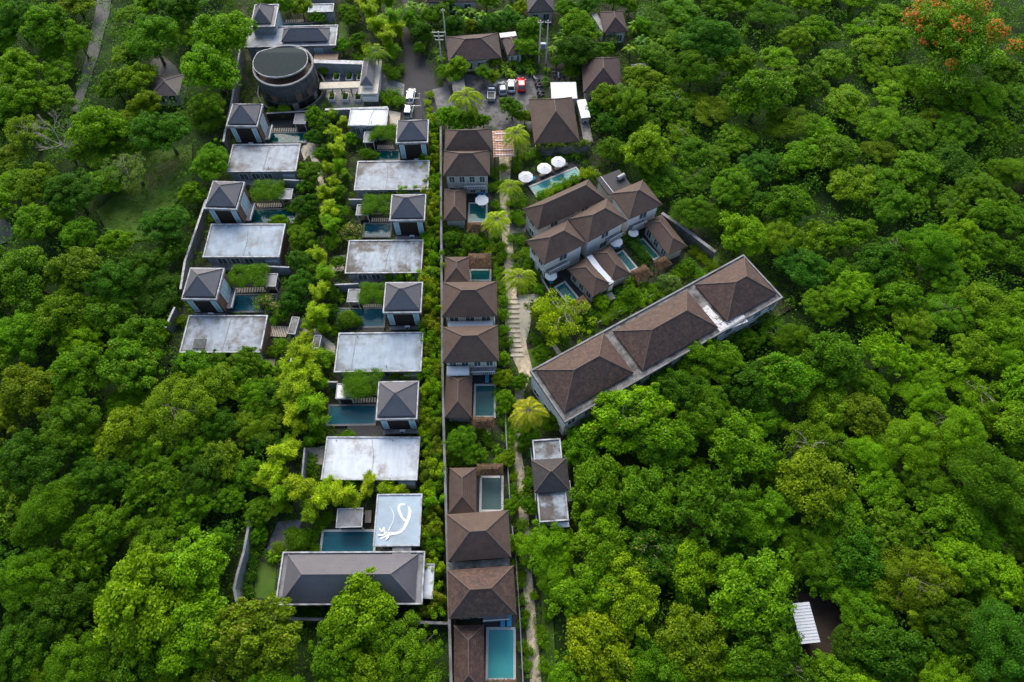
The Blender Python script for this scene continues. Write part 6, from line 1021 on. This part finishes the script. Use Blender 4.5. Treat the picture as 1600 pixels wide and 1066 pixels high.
for x, y, rp, co in [(796, 318, 7, B), (783, 330, 6, Mi), (798, 372, 7, B), (787, 398, 7, Mi), (803, 400, 7, O), (806, 418, 7, B), (812, 640, 8, Mi), (800, 640, 7, B), (799, 675, 8, B), (813, 700, 8, Mi), (821, 770, 7, B), (810, 775, 7, Mi), (826, 880, 8, Mi), (815, 900, 8, B), (834, 930, 7, B), (822, 960, 7, Mi), (843, 985, 8, B), (828, 1020, 7, Mi), (833, 850, 9, B), (786, 262, 8, B), (784, 285, 8, B), (772, 270, 8, Mi), (770, 292, 8, B), (774, 320, 8, Mi), (775, 365, 9, Mi), (784, 385, 9, Mi), (776, 405, 9, O), (780, 425, 9, B), (786, 450, 8, B), (788, 470, 9, B), (786, 492, 9, B), (788, 515, 9, B), (792, 535, 9, Mi), (806, 250, 9, Mi), (820, 245, 9, Mi), (835, 240, 9, Mi), (806, 262, 8, Mi), (812, 315, 10, Mi), (804, 335, 9, B), (812, 345, 9, Mi), (846, 305, 9, B), (858, 300, 9, Y), (870, 292, 9, B), (884, 286, 9, B), (898, 280, 9, B), (912, 272, 9, Y), (925, 268, 8, Y),
    (815, 375, 8, Mi), (822, 395, 9, B), (828, 412, 9, Mi), (836, 430, 9, Mi), (826, 440, 10, Mi), (842, 452, 10, Mi), (815, 450, 9, Mi), (862, 520, 11, Mi), (880, 530, 10, D), (895, 512, 10, D), (910, 500, 10, D), (925, 508, 9, D), (940, 500, 9, B), (840, 535, 9, D), (850, 545, 9, D), (945, 495, 10, B), (958, 488, 10, Mi), (972, 481, 10, B), (986, 475, 11, Mi), (1000, 468, 11, B), (1014, 462, 10, Mi), (1028, 452, 10, B), (1044, 444, 10, Mi), (1056, 438, 9, B), (970, 470, 10, B), (985, 440, 9, B), (1030, 452, 10, Mi), (1050, 458, 9, Mi), (1085, 392, 9, O), (1097, 400, 9, O), (1108, 412, 9, O), (1118, 425, 10, Mi), (1095, 430, 10, Mi), (1060, 425, 9, B),
    (688, 640, 0, B), (790, 660, 9, Mi), (776, 560, 9, B), (780, 585, 9, B), (778, 540, 8, B), (800, 660, 9, Mi), (795, 690, 9, B), (802, 745, 8, B), (800, 765, 9, Mi), (815, 820, 10, Mi), (808, 850, 9, Mi), (808, 880, 9, Mi), (812, 910, 8, B), (814, 940, 8, Mi), (818, 975, 8, Mi), (818, 1010, 9, B), (822, 1040, 9, Mi), (850, 1000, 10, B), (852, 1040, 10, B), (856, 960, 9, Mi), (862, 920, 9, Mi), (842, 870, 10, B), (830, 705, 8, Mi), (830, 740, 8, Mi),
    (699, 358, 8, Mi), (712, 362, 8, B), (725, 372, 9, Mi), (752, 368, 9, B), (763, 380, 8, Mi), (722, 392, 8, Mi), (760, 395, 8, Y), (770, 388, 8, O), (770, 450, 7, O), (698, 672, 8, Mi), (715, 665, 8, Mi), (750, 670, 8, Mi), (765, 690, 8, Mi), (778, 722, 8, B), (700, 715, 9, Mi), (715, 718, 8, B), (672, 205, 8, Y), (674, 225, 8, Y), (668, 160, 6, Y), (671, 172, 6, Y), (675, 185, 7, Y), (672, 148, 6, Y),
    (615, 116, 10, Mi), (605, 108, 9, Mi), (622, 108, 8, Mi), (605, 152, 10, Mi), (617, 150, 11, Mi), (625, 158, 9, Mi), (575, 78, 11, Y), (563, 74, 9, Mi), (560, 88, 8, Mi), (425, 40, 0, B), (330, 340, 8, O), (302, 375, 9, Mi), (297, 392, 9, B), (318, 322, 7, Mi), (305, 350, 8, Mi), (292, 410, 8, Mi), (281, 440, 9, O), (272, 470, 10, Mi), (265, 495, 10, Mi), (255, 520, 10, Mi), (278, 500, 9, O), (430, 500, 8, Mi), (440, 540, 10, B), (425, 550, 9, B), (436, 580, 10, B), (524, 560, 8, Mi), (526, 515, 8, Mi),
    (516, 560, 9, Mi), (500, 545, 9, Mi), (455, 325, 9, Mi), (470, 345, 11, Mi), (455, 355, 10, Mi), (480, 395, 10, Mi), (518, 640, 0, Mi), (504, 640, 10, D), (503, 668, 10, D), (485, 735, 10, Mi), (525, 735, 0, Mi), (520, 840, 0, Mi), (490, 838, 9, Mi), (497, 820, 9, Mi), (512, 808, 9, B), (492, 858, 8, Mi), (400, 860, 9, Mi), (395, 880, 9, D), (392, 900, 9, D), (390, 925, 9, D), (435, 855, 10, O), (485, 957, 10, Mi), (470, 955, 9, Mi), (655, 955, 11, B), (672, 955, 10, Y), (685, 945, 9, Y), (500, 960, 9, Mi), (640, 962, 9, B), (610, 966, 8, Mi)]:
    if rp: plant('shrub', x, y, rp, co)
label_plants()
# ------------------------------------------------------------------ undergrowth nobody could count
rs = np.random.RandomState(11)
def inrect(x, y):
    for cx, cy, hw, hd, a in RECTS:
        dx, dy = x - cx, y - cy
        if dx * dx + dy * dy > (hw + hd) ** 2: continue
        c, s = math.cos(a), math.sin(a)
        if abs(dx * c + dy * s) < hw + .25 and abs(-dx * s + dy * c) < hd + .25: return True
    return False
def undergrowth(name, label, n, test, zr, rr, per, lf, col, seed, box=(-175, 175, -12, 205), onsheet=False):
    rs = np.random.RandomState(seed); cen = []
    while len(cen) < n:
        p = Vector((rs.uniform(box[0], box[1]), rs.uniform(box[2], box[3]), 0)); px, py = PX(p)
        if not test(px, py) or not -150 < px < 1750 or py < -110: continue
        if inrect(p.x, p.y) or (not onsheet and any(inpoly(px, py, S) for S in SHEETS)): continue
        cen.append((p.x, p.y, rs.uniform(*zr)))
    cen = np.array(cen); P, N, T, S, ti, _ = clump_leaves(rs, cen, rs.uniform(*rr, len(cen)), per, lf, .7, .6); o = leaf_object(name, P, N, T, S, .55, ti, LEAF); o.color = (*col, 1); tag(o, label, "undergrowth", None, "stuff")
undergrowth("garden_ground_cover", "low leafy ground cover between the villas, pools and walls", 9000, lambda x, y: inpoly(x, y, BLOCK[0]), (.0, 1.1), (.3, .85), 30, .23, (.065, .150, .004), 3, (-70, 60, -12, 175))
undergrowth("forest_undergrowth", "dark low bushes filling the ground under the forest trees", 8500, lambda x, y: not inpoly(x, y, BLOCK[0]) and not inpoly(x, y, BLOCK[1]) and not inpoly(x, y, BLOCK[2]), (.0, 3.2), (.8, 2.0), 50, .38, (.070, .175, .004), 5)
undergrowth("clearing_grass", "thin grass and weeds on the clearing in the left forest", 500, lambda x, y: inpoly(x, y, BLOCK[1]), (-.1, .1), (.3, .7), 40, .14, (.095, .185, .008), 6, (-100, -50, 55, 110), True)
